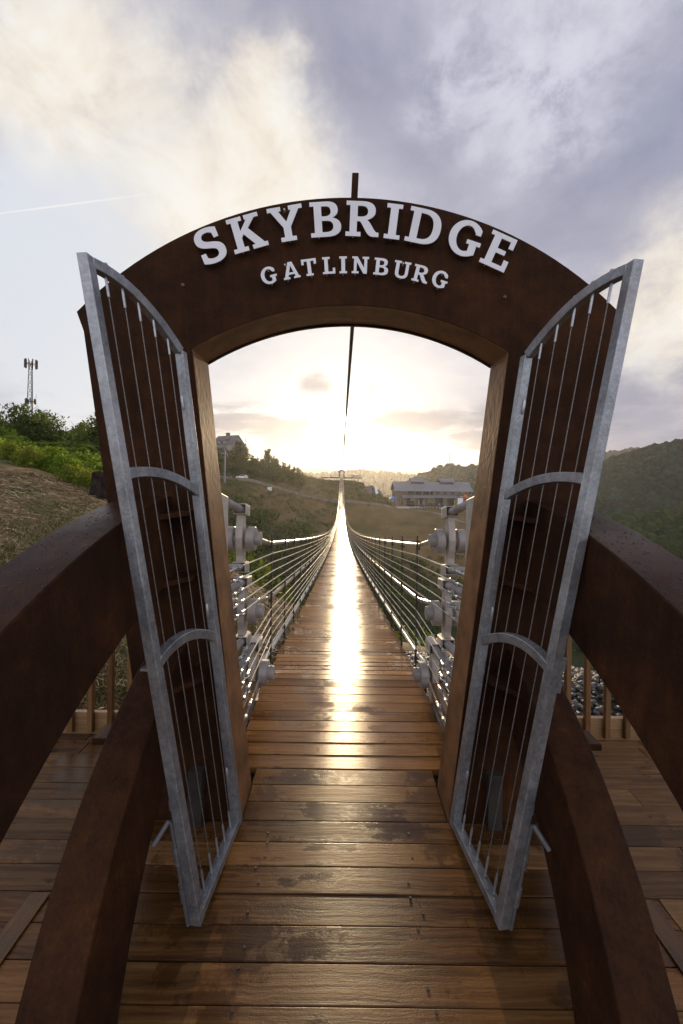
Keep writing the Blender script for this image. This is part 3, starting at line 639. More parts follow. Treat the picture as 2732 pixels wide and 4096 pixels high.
for x in (-1.48, 1.53):
    mb.hexa([(x-.05, -1.6, .004), (x+.05, -1.6, .004), (x+.05, 2.0, .004), (x-.05, 2.0, .004), (x-.05, -1.6, .012), (x+.05, -1.6, .012), (x+.05, 2.0, .012), (x-.05, 2.0, .012)], random.random())
o = mb.build('deck_border_strips', M['deck_y'], bevel=.002); tag(o, kind='structure')
mb = MB()
for x in np.arange(-5.6, 6.2, .4): mb.box((x, .85, -.14), (.04, 4.9, .2))
mb.box((0, 3.2, -.16), (12, .04, .24)); o = mb.build('boardwalk_joists', M['timber_y']); tag(o, kind='structure')

def railing(s, label):
    x0, x1 = 1.16, 5.6; root = thing('deck_railing', label, 'railing', (s*3.2, 3.25, 0))
    mb = MB(); mb.box((s*(x0+x1)/2, 3.262, .045), (x1-x0, .038, .086), tone=.3); mb.build('rim_board', M['timber'], root, bevel=.003)
    mb = MB(); mb.box((s*(x0+x1)/2, 3.262, .134), (x1-x0, .038, .088), tone=.7); mb.build('rim_board', M['timber'], root, bevel=.003)
    for i in range(27):
        x = s*(1.68+.16*i-.005*(s < 0)); mb = MB(); ys = 3.215
        mb.hexa([(x-.02, ys-.013, .035), (x+.02, ys-.013, .035), (x+.02, ys+.026, .025), (x-.02, ys+.026, .025), (x-.02, ys-.016, 1.02), (x+.02, ys-.016, 1.02), (x+.02, ys+.026, 1.02), (x-.02, ys+.026, 1.02)], random.random())
        mb.build('baluster', M['timber_z'], root, bevel=.003)
    mb = MB(); mb.box((s*(x0+x1)/2, 3.262, .97), (x1-x0, .038, .09), tone=.4); mb.box((s*(x0+x1)/2, 3.24, 1.04), (x1-x0, .14, .036), tone=.6); mb.build('top_rail', M['timber'], root, bevel=.003)
railing(-1, 'pine railing with square balusters at the back of the deck, before the hay slope')
railing(1, 'pine railing with square balusters at the back of the deck, before the dark gravel')
for s, lb in ((-1, 'pine curb timber lying along the bridge planks, on the straw side'), (1, 'pine curb timber lying along the bridge planks, on the gravel side')):
    mb = MB(); x0, x1 = .825, .84
    mb.hexa([(CX+s*x0, 2.80, .004), (CX+s*(x0+.09), 2.80, .004), (CX+s*(x1+.09), 4.0, .004), (CX+s*x1, 4.0, .004), (CX+s*x0, 2.80, .19), (CX+s*(x0+.09), 2.80, .19), (CX+s*(x1+.09), 4.0, .18), (CX+s*x1, 4.0, .18)])
    tag(mb.build('curb_timber', M['timber_y'], bevel=.004), lb, 'timber', 'curb timbers')

# ------------------------------------------------------------------ suspension bridge
BY0, BL, SAG, RISE = 4.2, 200.0, 8.0, 2.6
def zd(y):
    if y <= BY0: return 0.0
    t = (y-BY0)/BL; return -4*SAG*t*(1-t)+RISE*t
br = thing('suspension_bridge', 'long sagging footbridge of wet planks with cable sides, crossing the valley to the far arch', 'bridge', (CX, 2.8, 0))
mb = MB(); rd = random.Random(9); y = 2.745; HW = .815
while y < BY0+BL:
    p = .1429; g = .0035; z0, z1 = zd(y), zd(y+p); e = rd.uniform(-.012, .012); tl = rd.uniform(-.002, .002)
    hw = HW if y > 2.75 else .63
    mb.hexa([(CX-hw+e, y+g, z0-.04), (CX+hw+e, y+g, z0-.04), (CX+hw+e, y+p-g, z1-.04), (CX-hw+e, y+p-g, z1-.04),
             (CX-hw+e, y+g, z0-tl), (CX+hw+e, y+g, z0-tl), (CX+hw+e, y+p-g, z1+tl), (CX-hw+e, y+p-g, z1+tl)], rd.random())
    y += p
dk = mb.build('bridge_deck', M['bdeck'], br)
PY = [4.6+1.12*i for i in range(int((BY0+BL-4.6)/1.12))]
PX = .835
mb = MB()                                     # one rail post with its clips, feet in local coordinates
mb.box((0, 0, .73), (.013, .030, 1.56)); mb.box((.004, 0, -.03), (.03, .05, .06))
WIRES = (1.286, 1.183, 1.08, .978, .868, .655, .555, .45, .35, .25); CABS = (1.40, .775, .14)
for h in WIRES: mb.box((.010, 0, h), (.022, .010, .006)); mb.box((-.007, 0, h+.006), (.008, .02, .012))
for h in CABS:
    for dz in (-.045, .045): mb.tube([(-.02, 0, h+dz), (.035, 0, h+dz)], .007, 6)
    mb.box((.026, 0, h), (.008, .035, .11)); mb.box((0, 0, h), (.02, .034, .13))
def post_mesh(sgn):
    o = mb.build('rail_post', M['darkpost'], None); me = o.data; bpy.data.objects.remove(o)
    me.transform(Matrix.Diagonal((sgn, 1, 1, 1))); me.flip_normals() if sgn < 0 else None; return me
pm = {1: post_mesh(1), -1: post_mesh(-1)}
for y in PY[:50]:
    for s in (-1, 1):
        o = bpy.data.objects.new('rail_post', pm[s]); COL.objects.link(o); o.parent = br
        o.location = (s*PX, y-2.8, zd(y))
far_posts = MB()
for y in PY[50:]:
    for s in (-1, 1): far_posts.box((CX+s*PX, y, zd(y)+.72), (.02, .03, 1.5))
o = far_posts.build('rail_posts', M['darkpost'], br); o['kind'] = 'stuff'
# anchor heights and spreads for the three main cables of each side
ANCH = ((1.40, 1.00, 1.51), (.775, .955, .83), (.14, .83, .20))
for s in (-1, 1):
    for h, ax, az in ANCH:
        pts = [(CX+s*ax, 3.90, az), (CX+s*(ax*.45+.478), 4.25, az*.55+(h+zd(4.4))*.45)]+[(CX+s*(PX+.024), y, zd(y)+h) for y in PY]
        mb = MB(); mb.tube(pts, .022 if h > .2 else .025, 8); mb.build('main_cable', M['sheath'] if h < .2 else M['cable'], br, smooth=True)
    for i, h in enumerate(WIRES):
        ez = (1.43, 1.34, 1.245, 1.16, 1.085, .75, .65, .56, .45, .30)[i]; ex = .700+.118*ez; E = Vector((CX+s*ex, AY1-.02, ez)); P1 = Vector((CX+s*(PX-.006), PY[0], zd(PY[0])+h)); dv = P1-E
        pts = [E+dv*.32, P1]+[(CX+s*(PX-.006), y, zd(y)+h) for y in PY[1:]]
        mb = MB(); mb.tube(pts, .0058, 6); mb.build('guard_wire', M['cable'], br, smooth=True)
        # turnbuckle between the wire's end and the back of the arch post
        L = dv.length; u = dv/L; sd = u.cross(Vector((0, 0, 1))).normalized(); sd = (sd*math.cos(i*.9)+u.cross(sd)*math.sin(i*.9)).normalized()
        mb = MB(); mb.tube([E, E+u*.06], .010, 8)
        for q in (-1, 1): mb.tube([E+u*.055+sd*.011*q, E+u*.30+sd*.011*q], .0062, 6)
        mb.lathe(E+u*.05, u, [(0, .012), (.004, .0175), (.030, .0175), (.034, .012)], 8); mb.lathe(E+u*.28, u, [(0, .012), (.004, .0175), (.030, .0175), (.034, .012)], 8)
        mb.tube([E+u*.31, E+u*.40], .008, 6)
        for q in (-1, 1): mb.tube([E+u*.395, E+u*.425+sd*.022*q, E+u*.47+sd*.018*q], .007, 6)
        mb.tube([E+u*.462-sd*.032, E+u*.462+sd*.032], .008, 8)
        mb.lathe(E+u*.455, u, [(0, .012), (.02, .017), (.05, .013), (.07, .010), (.085, .0135), (.10, .0135), (.112, .007)], 8)
        mb.build('turnbuckle', M['zinc'], br, smooth=True)

# ------------------------------------------------------------------ cable sockets
def threaded(mb, p, q, r):
    p, q = Vector(p), Vector(q); L = (q-p).length; n = int(L/.0085); prof = []
    for i in range(n): t = L*i/n; prof += [(t, r*.93), (t+L/n*.5, r)]
    mb.lathe(p, q-p, prof, 16)
def socket(s, x, y, z, sl, label, rods):
    root = thing('cable_socket', label, 'cable socket', (CX+s*x, y, z), 'cable sockets behind the arch posts')
    def w(dx, dy, dz): return (CX+s*(x+dx), y+dy, z+dz+sl*(-dy))
    prof = [(-.055, -.225), (.055, -.225), (.055, -.17), (.085, -.09), (.098, 0), (.085, .09), (.055, .17), (.055, .225), (-.055, .225), (-.055, .17), (-.085, .09), (-.098, 0), (-.085, -.09), (-.055, -.17)]
    mb = MB(); mb.prism([prof], lambda a, b: w(-.03, a, b), lambda a, b: w(.035, a, b)); mb.build('link_plate', M['cast'], root, bevel=.006)
    for q, dx in ((-1, -.105), (1, .105)):
        mb = MB(); mb._lathe(Vector(w(dx-q*.065, 0, 0)), Vector((s*q, 0, 0)), [(0, .06), (.02, .062), (.021, .108), (.028, .115), (.092, .115), (.098, .109), (.0981, .02)], 28); mb.build('pin_boss', M['pin'], root, smooth=True)
    mb = MB(); mb._lathe(Vector(w(-.138, 0, 0)), Vector((-s, 0, 0)), [(0, .063), (.052, .063), (.056, .058), (.0561, .01)], 24); mb.tube([w(-.165, 0, .062), w(-.165, 0, .072)], .008, 8); mb.tube([w(-.165, 0, -.062), w(-.165, 0, -.078)], .006, 8); mb.build('pin_cap', M['pin'], root, smooth=True)
    for q in (-1, 1):
        zc = q*.275; t, hx, hz = .011, .062, .05
        mb = MB()
        for a0, a1, b0, b1 in ((-hx, hx, hz-t, hz), (-hx, hx, -hz, -hz+t), (-hx, -hx+t, -hz+t, hz-t), (hx-t, hx, -hz+t, hz-t)):
            mb.hexa([w(a, dy, zc+b) for b in (b0, b1) for a, dy in ((a0, -.09), (a1, -.09), (a1, .09), (a0, .09))])
        mb.hexa([w(a, dy, zc+b) for b in (-hz+t, hz-t) for a, dy in ((-hx+t, .07), (hx-t, .07), (hx-t, .085), (-hx+t, .085))])
        mb.build('end_block', M['cast'], root, bevel=.007)
        ry = rods; mb = MB(); threaded(mb, w(0, -ry, zc), w(0, .069, zc), .036); mb.build('threaded_rod', M['pin'], root, smooth=True)
        mb = MB(); a = Vector(w(0, .091, zc)); ax = Vector(w(0, .2, zc))-a
        mb._lathe(a, ax.normalized(), [(0, .045), (.008, .055), (.035, .055), (.036, .038), (.10, .038), (.102, .03)], 6); mb.build('rod_nut', M['cast'], root, smooth=True)
side = {-1: 'straw', 1: 'gravel'}
for s in (-1, 1):
    socket(s, 1.00, 3.84, 1.51, .20, f'upper grey cable socket with round pin bosses, on the {side[s]} side of the planks', .84)
    socket(s, .965, 3.80, .83, .12, f'middle grey cable socket behind the guard wires, on the {side[s]} side of the planks', .80)
    socket(s, .865, 3.86, .215, .05, f'low grey cable socket beside the curb timber, on the {side[s]} side of the planks', .85)

# overhead cable to the far arch
mb = MB(); n = 60; a, b = Vector((CX+.05, 2.76, 3.72)), Vector((CX+.1, BY0+BL+1.2, RISE+3.75))
pts = [a.lerp(b, t)+Vector((0, 0, -4*1.2*t*(1-t))) for t in np.linspace(0, 1, n)]
tag(mb.tube(pts, .021, 8) or mb.build('overhead_cable', M['darkpost'], smooth=True), 'single dark cable strung high above the bridge from arch to arch', 'cable')

# ------------------------------------------------------------------ terrain
CTRL = np.array([
 (-3, -5, -.7), (3, -5, -.7), (0, -20, -1), (-9, -10, .6), (9, -10, -1.5), (-2, 0, -.6), (2, 0, -.6), (0, 2, -.6), (-4, 1, -.45), (4.5, 1, -.8),
 (0, 4.2, -.55), (-12.0, 14, 2.6), (-9.1, 12.5, 2.0), (-6.4, 11, 1.5), (-5.3, 6.2, .7), (-5.3, 7.2, .85), (-2.6, 9, -.1), (-1.3, 7.6, -.45), (-.8, 8, -.65), (-1.1, 5, -.25), (1.3, 4.9, -.3), (3.0, 4.7, -.2), (2.9, 4.1, -.22), (-2.7, 4, -.12),
 (-10, 6, 1.3), (-20, 8, 2.6), (-20, 18, 3.2), (-8, 16, .9), (-20, 30, 2.2), (-31, 40, 2.4), (-14, 24, .4), (-40, 20, 4),
 (0, 14, -4.5), (0, 25, -12), (3, 7.5, -1.3), (6, 9, -3.4), (6, 5.5, -1.0), (10, 6, -3), (20, 10, -9), (30, 30, -25), (-3, 15, -2.2), (-9, 32, -6), (-3, 22, -8),
 (0, 60, -36), (20, 60, -42), (-30, 60, -12), (60, 60, -50), (0, 95, -36), (40, 100, -42), (100, 100, -60), (100, 20, -40),
 (1.3, 150, -18.2), (22.2, 152, -17.8), (42, 155, -17.4), (-20.8, 128, -12.5), (-12.4, 124, -15.2), (-33, 115, -10), (-33.2, 163, -.1), (-23.3, 165, -3.5), (-12.2, 168, -6.2), (3.7, 175, -8.9), (25.4, 191, -12.2), (62.9, 192, -12.6), (51.5, 191, -12.4),
 (60, 215, -12), (30, 215, -11.5), (-38.6, 160, .8), (-48, 158, .8), (-45, 142, -.9), (-58.9, 190, 13), (-46.9, 185, 7.5), (-30.8, 188, 4.5), (-20.2, 195, 3.0), (-8.5, 207, 1.6), (10.2, 207, 1.6), (17.2, 206, -5.6), (12, 205.5, -1.2), (21.8, 201, -7.2), (1.7, 197, -3.9), (-7.8, 192, -3.8), (-18.7, 181, -3.0), (5, 185, -7.6),
 (0, 260, -20), (60, 270, -35), (-60, 260, 5), (-120, 200, 25), (-120, 120, 8), (-80, 100, 0), (120, 200, -45), (200, 150, -70), (150, 60, -55), (200, 330, -60), (0, 420, -60), (-200, 300, 0), (-200, 0, 5), (200, 0, -40), (0, -200, 0), (-100, 40, 6)], float)
def phi(r): return np.where(r > 1e-9, r, 0)              # linear kernel: no overshoot
_A = CTRL[:, :2]; _D = np.sqrt(((_A[:, None]-_A[None])**2).sum(-1)); _n = len(CTRL)
_P = np.c_[np.ones(_n), _A]; _L = np.block([[phi(_D), _P], [_P.T, np.zeros((3, 3))]])
_S = np.linalg.solve(_L, np.r_[CTRL[:, 2], 0, 0, 0])
def vnoise(x, y, s=1.0, seed=0):
    x, y = np.asarray(x)/s, np.asarray(y)/s
    xi, yi = np.floor(x), np.floor(y); fx, fy = x-xi, y-yi; fx = fx*fx*(3-2*fx); fy = fy*fy*(3-2*fy)
    def h(a, b): v = np.sin(a*127.1+b*311.7+seed*74.7)*43758.5453; return v-np.floor(v)
    return (h(xi, yi)*(1-fx)+h(xi+1, yi)*fx)*(1-fy)+(h(xi, yi+1)*(1-fx)+h(xi+1, yi+1)*fx)*fy-.5
def terr(x, y):
    x = np.atleast_1d(np.asarray(x, float)); y = np.atleast_1d(np.asarray(y, float)); out = np.empty(len(x))
    for i in range(0, len(x), 20000):
        q = np.c_[x[i:i+20000], y[i:i+20000]]; d = np.sqrt(((q[:, None]-_A[None])**2).sum(-1))
        out[i:i+20000] = phi(d)@_S[:_n]+_S[_n]+q@_S[_n+1:]
    r = np.hypot(x, y)
    out += vnoise(x, y, .9, 1)*.10*np.clip((r-4)/4, 0, 1)+vnoise(x, y, 4, 2)*.5*np.clip((r-12)/20, 0, 1)+vnoise(x, y, 15, 3)*1.2*np.clip((r-30)/60, 0, 1)
    plat = (np.abs(x) < 6.2) & (y < 3.3) & (y > -1.8)
    return np.where(plat, np.minimum(out, -.30), out)
def T1(x, y): return float(terr([x], [y])[0])
rr = np.r_[0, np.geomspace(1.2, 420, 210)]; th = np.linspace(0, 2*np.pi, 361)[:-1]
# angles packed towards the valley
th = th+.55*np.sin(th-np.pi/2+np.pi/2)*0
RR, TH = np.meshgrid(rr, th, indexing='ij'); gx, gy = (RR*np.sin(TH)).ravel(), (RR*np.cos(TH)).ravel(); gz = terr(gx, gy)
nr, nt = RR.shape; I = np.arange(nr*nt).reshape(nr, nt); J = np.roll(I, -1, 1)
gf = np.c_[I[:-1].ravel(), J[:-1].ravel(), J[1:].ravel(), I[1:].ravel()]
def ss(x, a, b): t = np.clip((x-a)/(b-a), 0, 1); return t*t*(3-2*t)
def gcol(x, y, z):
    r = np.hypot(x, y); nz = vnoise(x, y, 1.1, 5)+.6*vnoise(x, y, .4, 6); n2 = vnoise(x, y, 9, 7)+.7*vnoise(x, y, 3, 8)
    straw = np.array((.27, .19, .095)); green = np.array((.07, .085, .022)); dirt = np.array((.085, .06, .04)); valley = np.array((.030, .040, .014)); brown = np.array((.155, .105, .045)); slate = np.array((.055, .056, .062))
    c = straw*np.ones((len(x), 1))
    k = ss(nz+.35*vnoise(x, y, 3, 9), .12, .5)[:, None]; c = c*(1-k)+green*k
    k = (ss(x+.25*nz, .2, .8)*ss(-y, -7, -5.5)*ss(y, -3, 0))[:, None]; c = c*(1-k)+slate*k
    k = ss(r+3*(x > 1)*np.clip(x, 0, 3), 10.5, 14)[:, None]*(1-ss(-x, 4, 8)*(1-ss(r, 16, 22)))[:, None]; c = c*(1-k)+valley*k
    k = (ss(y, 118, 132)*(1-ss(z, -6, 4)*ss(-x, 24, 34)))[:, None]; c = c*(1-k)+brown*k
    k = (ss(y, 118, 132)*ss(n2, .1, .5)*.75)[:, None]; c = c*(1-k)+np.array((.07, .075, .022))*k
    k = (ss(y, 195, 206)*(x < 20))[:, None]; c = c*(1-k)+np.array((.055, .055, .025))*k
    return c
g = fastmesh('ground', M['ground'], np.c_[gx, gy, gz], gf, col=gcol(gx, gy, gz), smooth=True); tag(g, kind='structure')

# ---- loose straw on the slope and dark gravel beside the deck: nobody could count them
def straw():
    n = 70000; pts = []
    u = rng.random(n); a = rng.uniform(-62, -2, n); r = 4.1+12*u**1.5
    x, y = r*np.sin(np.radians(a)), r*np.cos(np.radians(a)); k = (y > 3.45) | (x < -6.3); x, y = x[k], y[k]; n = len(x); z = terr(x, y)
    L = rng.uniform(.07, .20, n)*(1+.05*np.hypot(x, y)); an = rng.normal(-.72, .55, n); w = rng.uniform(.003, .006, n)*(1+.06*np.hypot(x, y)); lift = np.abs(rng.normal(0, .04, n))+.006
    dx, dy = np.cos(an), np.sin(an); sl = (terr(x+dx*.1, y+dy*.1)-z)/.1
    p = np.c_[x, y, z+lift*.3]; t = np.c_[dx*L, dy*L, sl*L+lift*rng.uniform(-.6, 1.2, n)]; s = np.c_[-dy*w, dx*w, w*rng.uniform(-1, 1, n)]
    v = np.stack([p-s, p+s, p+t+s*.4, p+t-s*.4], 1).reshape(-1, 3); f = np.arange(4*n).reshape(-1, 4)
    pal = np.array([(.42, .30, .15), (.30, .21, .10), (.55, .43, .25), (.19, .13, .07), (.16, .17, .05)]); c = pal[rng.choice(5, n, p=(.3, .28, .16, .16, .10))]
    tag(fastmesh('straw', M['straw'], v, f, col=np.repeat(c, 4, 0)), kind='stuff')
straw()
def grass():
    n = 40000; a = rng.uniform(-60, -12, n); r = 4.2+9.5*rng.random(n); x, y = r*np.sin(np.radians(a)), r*np.cos(np.radians(a))
    k = ((y > 3.45) | (x < -6.3)) & (vnoise(x, y, 1.3, 31)+.6*vnoise(x, y, .45, 32)+.03*(7-r) > .06); x, y = x[k], y[k]; n = len(x); z = terr(x, y)
    h = rng.uniform(.04, .13, n)*(1+.03*np.hypot(x, y)); w = rng.uniform(.003, .006, n)*1.3; an = rng.uniform(0, 6.28, n)
    p = np.c_[x, y, z-.01]; s = np.c_[np.cos(an)*w, np.sin(an)*w, 0*w]; t = np.c_[rng.normal(.2, .5, n)*h, rng.normal(-.2, .5, n)*h, h]
    v = np.stack([p-s, p+s, p+t+s*.2, p+t-s*.2], 1).reshape(-1, 3); pal = np.array([(.10, .13, .025), (.16, .18, .04), (.07, .10, .02), (.24, .22, .08)])
    tag(fastmesh('grass', M['straw'], v, np.arange(4*n).reshape(-1, 4), col=np.repeat(pal[rng.choice(4, n)], 4, 0)), kind='stuff')
grass()
def icoarr(sub):
    bm = bmesh.new(); bmesh.ops.create_icosphere(bm, subdivisions=sub, radius=1); bm.verts.ensure_lookup_table()
    v = np.array([x.co for x in bm.verts]); f = np.array([[q.index for q in x.verts] for x in bm.faces]); bm.free(); return v, f
def blobs(name, m, P, S, cols, sub=1, jit=.25, kind='stuff', smooth=False, flat=None, parent=None):
    bv, bf = icoarr(sub); n = len(P); v = bv[None]*(1+rng.uniform(-jit, jit, (n, len(bv), 1)))
    an = rng.uniform(0, 6.28, n); ca, sa = np.cos(an)[:, None], np.sin(an)[:, None]
    v = v*np.asarray(S)[:, None, :]
    v = np.stack([v[..., 0]*ca-v[..., 1]*sa, v[..., 0]*sa+v[..., 1]*ca, v[..., 2]], -1)+np.asarray(P)[:, None, :]
    f = bf[None]+(np.arange(n)*len(bv))[:, None, None]
    o = fastmesh(name, m, v.reshape(-1, 3), f.reshape(-1, 3), col=np.repeat(cols, len(bv), 0), smooth=smooth, parent=parent)
    if kind: o['kind'] = kind
    return o
def gravel():
    x = np.r_[rng.uniform(.95, 6.4, 5200), rng.uniform(-1.6, .9, 1500)]; y = np.r_[rng.uniform(3.33, 5.9, 5200), rng.uniform(3.4, 5.6, 1500)]
    z = terr(x, y); s = rng.uniform(.018, .045, len(x)); S = np.c_[s*rng.uniform(.8, 1.6, len(x)), s, s*rng.uniform(.4, .8, len(x))]
    c = np.array([(.075, .076, .085), (.12, .12, .13), (.05, .05, .055), (.17, .165, .165), (.10, .08, .07)])[rng.choice(5, len(x), p=(.36, .26, .22, .1, .06))]
    blobs('gravel', M['gravel'], np.c_[x, y, z+.012], S, c, 1, .3)
gravel()

# ------------------------------------------------------------------ plants
def leaves(n, lobes, size, seed, droop=.3, shell=.55):
    """leaf-sized quads spread through the volume of several lobes; returns vertices, faces, tone"""
    g = np.random.default_rng(seed); w = np.array([l[3]**2 for l in lobes]); k = g.choice(len(lobes), n, p=w/w.sum())
    d = g.normal(size=(n, 3)); d /= np.linalg.norm(d, axis=1)[:, None]; r = shell+(1-shell)*g.random(n)**.7; r *= 1+.22*g.normal(size=n)
    L = np.array([l[:3] for l in lobes])[k]; s = np.array([l[3] for l in lobes])[k]; sq = np.array([l[4] if len(l) > 4 else .8 for l in lobes])[k]
    p = L+d*(r*s)[:, None]*np.c_[np.ones(n), np.ones(n), sq]
    a = g.normal(size=(n, 3)); a /= np.linalg.norm(a, axis=1)[:, None]; b = np.cross(a, d+.5*g.normal(size=(n, 3))); b /= np.linalg.norm(b, axis=1)[:, None]+1e-9
    a[:, 2] -= droop; sz = size*g.uniform(.6, 1.4, n)[:, None]; a *= sz*.5; b *= sz*.28
    v = np.stack([p-a, p+b, p+a, p-b], 1).reshape(-1, 3); f = np.arange(4*n).reshape(-1, 4)
    tone = np.clip(.5+.25*g.normal(size=n)+.25*np.repeat(g.normal(size=len(lobes)), 1)[k]*.8, 0, 1)
    return v, f, tone
def crown_mesh(name, m, n, lobes, size, seed, **kw):
    v, f, t = leaves(n, lobes, size, seed, **kw); o = fastmesh(name, m, v, f, tone=t); me = o.data; bpy.data.objects.remove(o); return me
def wood_mesh(name, H, r, seed, limbs=6, m='bark', bare=False):
    rd = random.Random(seed); mb = MB(); top = Vector((rd.uniform(-.06, .06)*H, rd.uniform(-.06, .06)*H, H))
    pts = [Vector((0, 0, -.3)), Vector((rd.uniform(-.02, .02)*H, 0, H*.35)), top*.7+Vector((rd.uniform(-.03, .03)*H, 0, 0)), top]
    mb.tube(pts, [r*1.25, r*.85, r*.55, r*.12], 7)
    for i in range(limbs):
        t = rd.uniform(.35, .92); b = pts[1].lerp(top, (t-.35)/.65); a = rd.uniform(0, 6.28); L = H*rd.uniform(.18, .34)*(1.15-t*.5)
        e = b+Vector((math.cos(a)*L*.75, math.sin(a)*L*.75, L*rd.uniform(.45, .9))); mid = b.lerp(e, .5)+Vector((0, 0, -.06*L)); q = r*(1.1-t)*.7+.01*H*.1
        mb.tube([b, mid, e], [q, q*.65, q*.2], 5)
        for _ in range(3 if bare else 1):
            f = mid.lerp(e, rd.uniform(0, .8)); a2 = a+rd.uniform(-1.2, 1.2); l2 = L*rd.uniform(.3, .6); mb.tube([f, f+Vector((math.cos(a2)*l2*.6, math.sin(a2)*l2*.6, l2*.8))], [q*.45, q*.1], 4)
    o = mb.build(name, M[m], smooth=True); me = o.data; bpy.data.objects.remove(o); return me
def plant(name, label, cat, loc, parts, scale=1.0, rz=0.0, group=None, sz=None):
    root = thing(name, label, cat, loc, group); root.rotation_euler = (0, 0, rz); root.scale = (scale, scale, sz or scale)
    for pn, me in parts: o = bpy.data.objects.new(pn, me); COL.objects.link(o); o.parent = root
    return root
def lobeset(seed, H, W, n=9, base=.35):
    rd = random.Random(seed); out = []
    for i in range(n):
        t = base+(1-base)*(i+.5)/n; w = W*math.sin(math.pi*min(.96, .25+.72*(t-base)/(1-base)))**.7; a = rd.uniform(0, 6.28); q = rd.uniform(.15, .62)*w
        out.append((math.cos(a)*q, math.sin(a)*q, t*H*.93, w*rd.uniform(.42, .68), rd.uniform(.6, .9)))
    return out
TREES = []
for i in range(3): TREES.append([('crown', crown_mesh('crown', M['leafA'], 4200, lobeset(20+i, 8, 2.9, 11, .30), .30, 40+i)), ('trunk', wood_mesh('trunk', 7.4, .15, i))])
FTREES = []
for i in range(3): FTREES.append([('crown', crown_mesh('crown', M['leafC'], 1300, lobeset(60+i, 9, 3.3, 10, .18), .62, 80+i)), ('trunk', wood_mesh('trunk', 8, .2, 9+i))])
SHR = [[('foliage', crown_mesh('foliage', M['leafB'], 1700, lobeset(100+i, 1.7, 1.15, 9, .12), .15, 120+i)), ('stem', wood_mesh('stem', 1.4, .03, 30+i, 5))] for i in range(3)]
SHY = [[('foliage', crown_mesh('foliage', M['leafD'], 1100, lobeset(140+i, 1.1, .9, 8, .10), .13, 150+i)), ('stem', wood_mesh('stem', .9, .02, 40+i, 4))] for i in range(2)]
def sumac_mesh(seed):            # arching compound leaves
    g = random.Random(seed); V = []; F = []; Tn = []
    for st in range(16):
        bx, by, h = g.uniform(-.9, .9), g.uniform(-.9, .9), g.uniform(.7, 2.0)
        for fr in range(11):
            a = g.uniform(0, 6.28); L = g.uniform(.45, .8); tone = g.random()
            for k in range(11):
                t = (k+1)/11; c = Vector((bx+math.cos(a)*L*t, by+math.sin(a)*L*t, h+g.uniform(-.01, .01)+.28*L*math.sin(t*2.4)-.35*L*t*t))
                for sd in (-1, 1):
                    d = Vector((math.cos(a+sd*1.15), math.sin(a+sd*1.15), -.25))*.13*(1.1-t*.6); w = Vector((math.cos(a), math.sin(a), 0))*.022; o = len(V)
                    V += [c, c+d*.5+w, c+d, c+d*.5-w]; F.append((o, o+1, o+2, o+3)); Tn.append(tone)
    o = fastmesh('foliage', M['leafB'], V, F, tone=Tn); me = o.data; bpy.data.objects.remove(o); return me
SUM = [[('foliage', sumac_mesh(i)), ('stem', wood_mesh('stem', 1.5, .03, 50+i, 6))] for i in range(2)]
rd = random.Random(21)
# trees on the left beyond the hay slope
for i, (x, y, s) in enumerate([(-37, 40, .98), (-34, 43, .95), (-31, 41, .98), (-29, 44, 1.12), (-26.5, 41, 1.08), (-24, 43, 1.15), (-22.5, 39, 1.02), (-19.8, 37, 1.08), (-28, 37, .8), (-33, 36, .72), (-36, 37, .8), (-24.5, 37, .85), (-20.5, 33, .85), (-40, 46, 1.1), (-17, 33, 1.3), (-21.8, 44, 1.2), (-26, 47, 1.25), (-29.5, 48, 1.25), (-33, 48, 1.2), (-23.5, 49, 1.35), (-36.5, 49, 1.15), (-38.5, 45, 1.1), (-35, 45.5, 1.1), (-25.2, 39, 1.0), (-27.8, 42.5, 1.2), (-22.8, 41, 1.15), (-20.8, 39, 1.15), (-19, 35, 1.2), (-17.8, 37, 1.3), (-27.5, 35, .75), (-18.5, 41, 1.3)]):
    plant('broadleaf_tree', 'dark green tree in the wood beyond the hay slope, below the lattice mast', 'tree', (x, y, T1(x, y)-.2), TREES[i % 3], s*rd.uniform(.92, 1.08), rd.uniform(0, 6), 'trees beyond the hay slope')
for i, (x, y, s, k) in enumerate([(-14.6, 18, .85, 1), (-16.8, 17, .62, 0), (-11.6, 17.2, 1.0, 1), (-12.9, 19.5, .85, 0), (-10, 16.6, .9, 0)]):
    plant('sumac_bush', 'bright green sumac bush with feathery leaves at the crest of the hay slope', 'bush', (x, y, T1(x, y)-.15), SUM[k], s, rd.uniform(0, 6), 'sumac bushes on the crest')
for i, (x, y, s) in enumerate([(-15.5, 16.2, 1), (-13.5, 15.4, .95), (-12.2, 15.5, 1.0), (-10.8, 14.6, .9), (-9.3, 13.6, .8), (-8.6, 14.4, .9), (-18, 18, 1.2), (-7.6, 13.4, .8), (-9.8, 15, 1.1), (-7.0, 14.8, 1.1), (-14.8, 20, 1.5), (-17, 21, 1.6), (-12, 21.5, 1.5), (-9.5, 19, 1.3), (-19, 22, 1.8)]):
    plant('leafy_shrub', 'mid green shrub in the thicket along the crest of the hay slope', 'shrub', (x, y, T1(x, y)-.1), SHR[i % 3], s*.72, rd.uniform(0, 6), 'shrubs along the crest')
for i, (x, y, s) in enumerate([(-10.6, 13.5, .8), (-8.5, 12.8, .75), (-7.9, 12.4, .7), (-11.8, 14.2, .8), (-7.2, 12.2, .62), (-13.2, 14.9, .8)]):
    plant('yellow_green_shrub', 'low yellow green shrub at the foot of the thicket, on the straw', 'shrub', (x, y, T1(x, y)-.05), SHY[i % 2], s*.85, rd.uniform(0, 6), 'yellow shrubs on the straw')
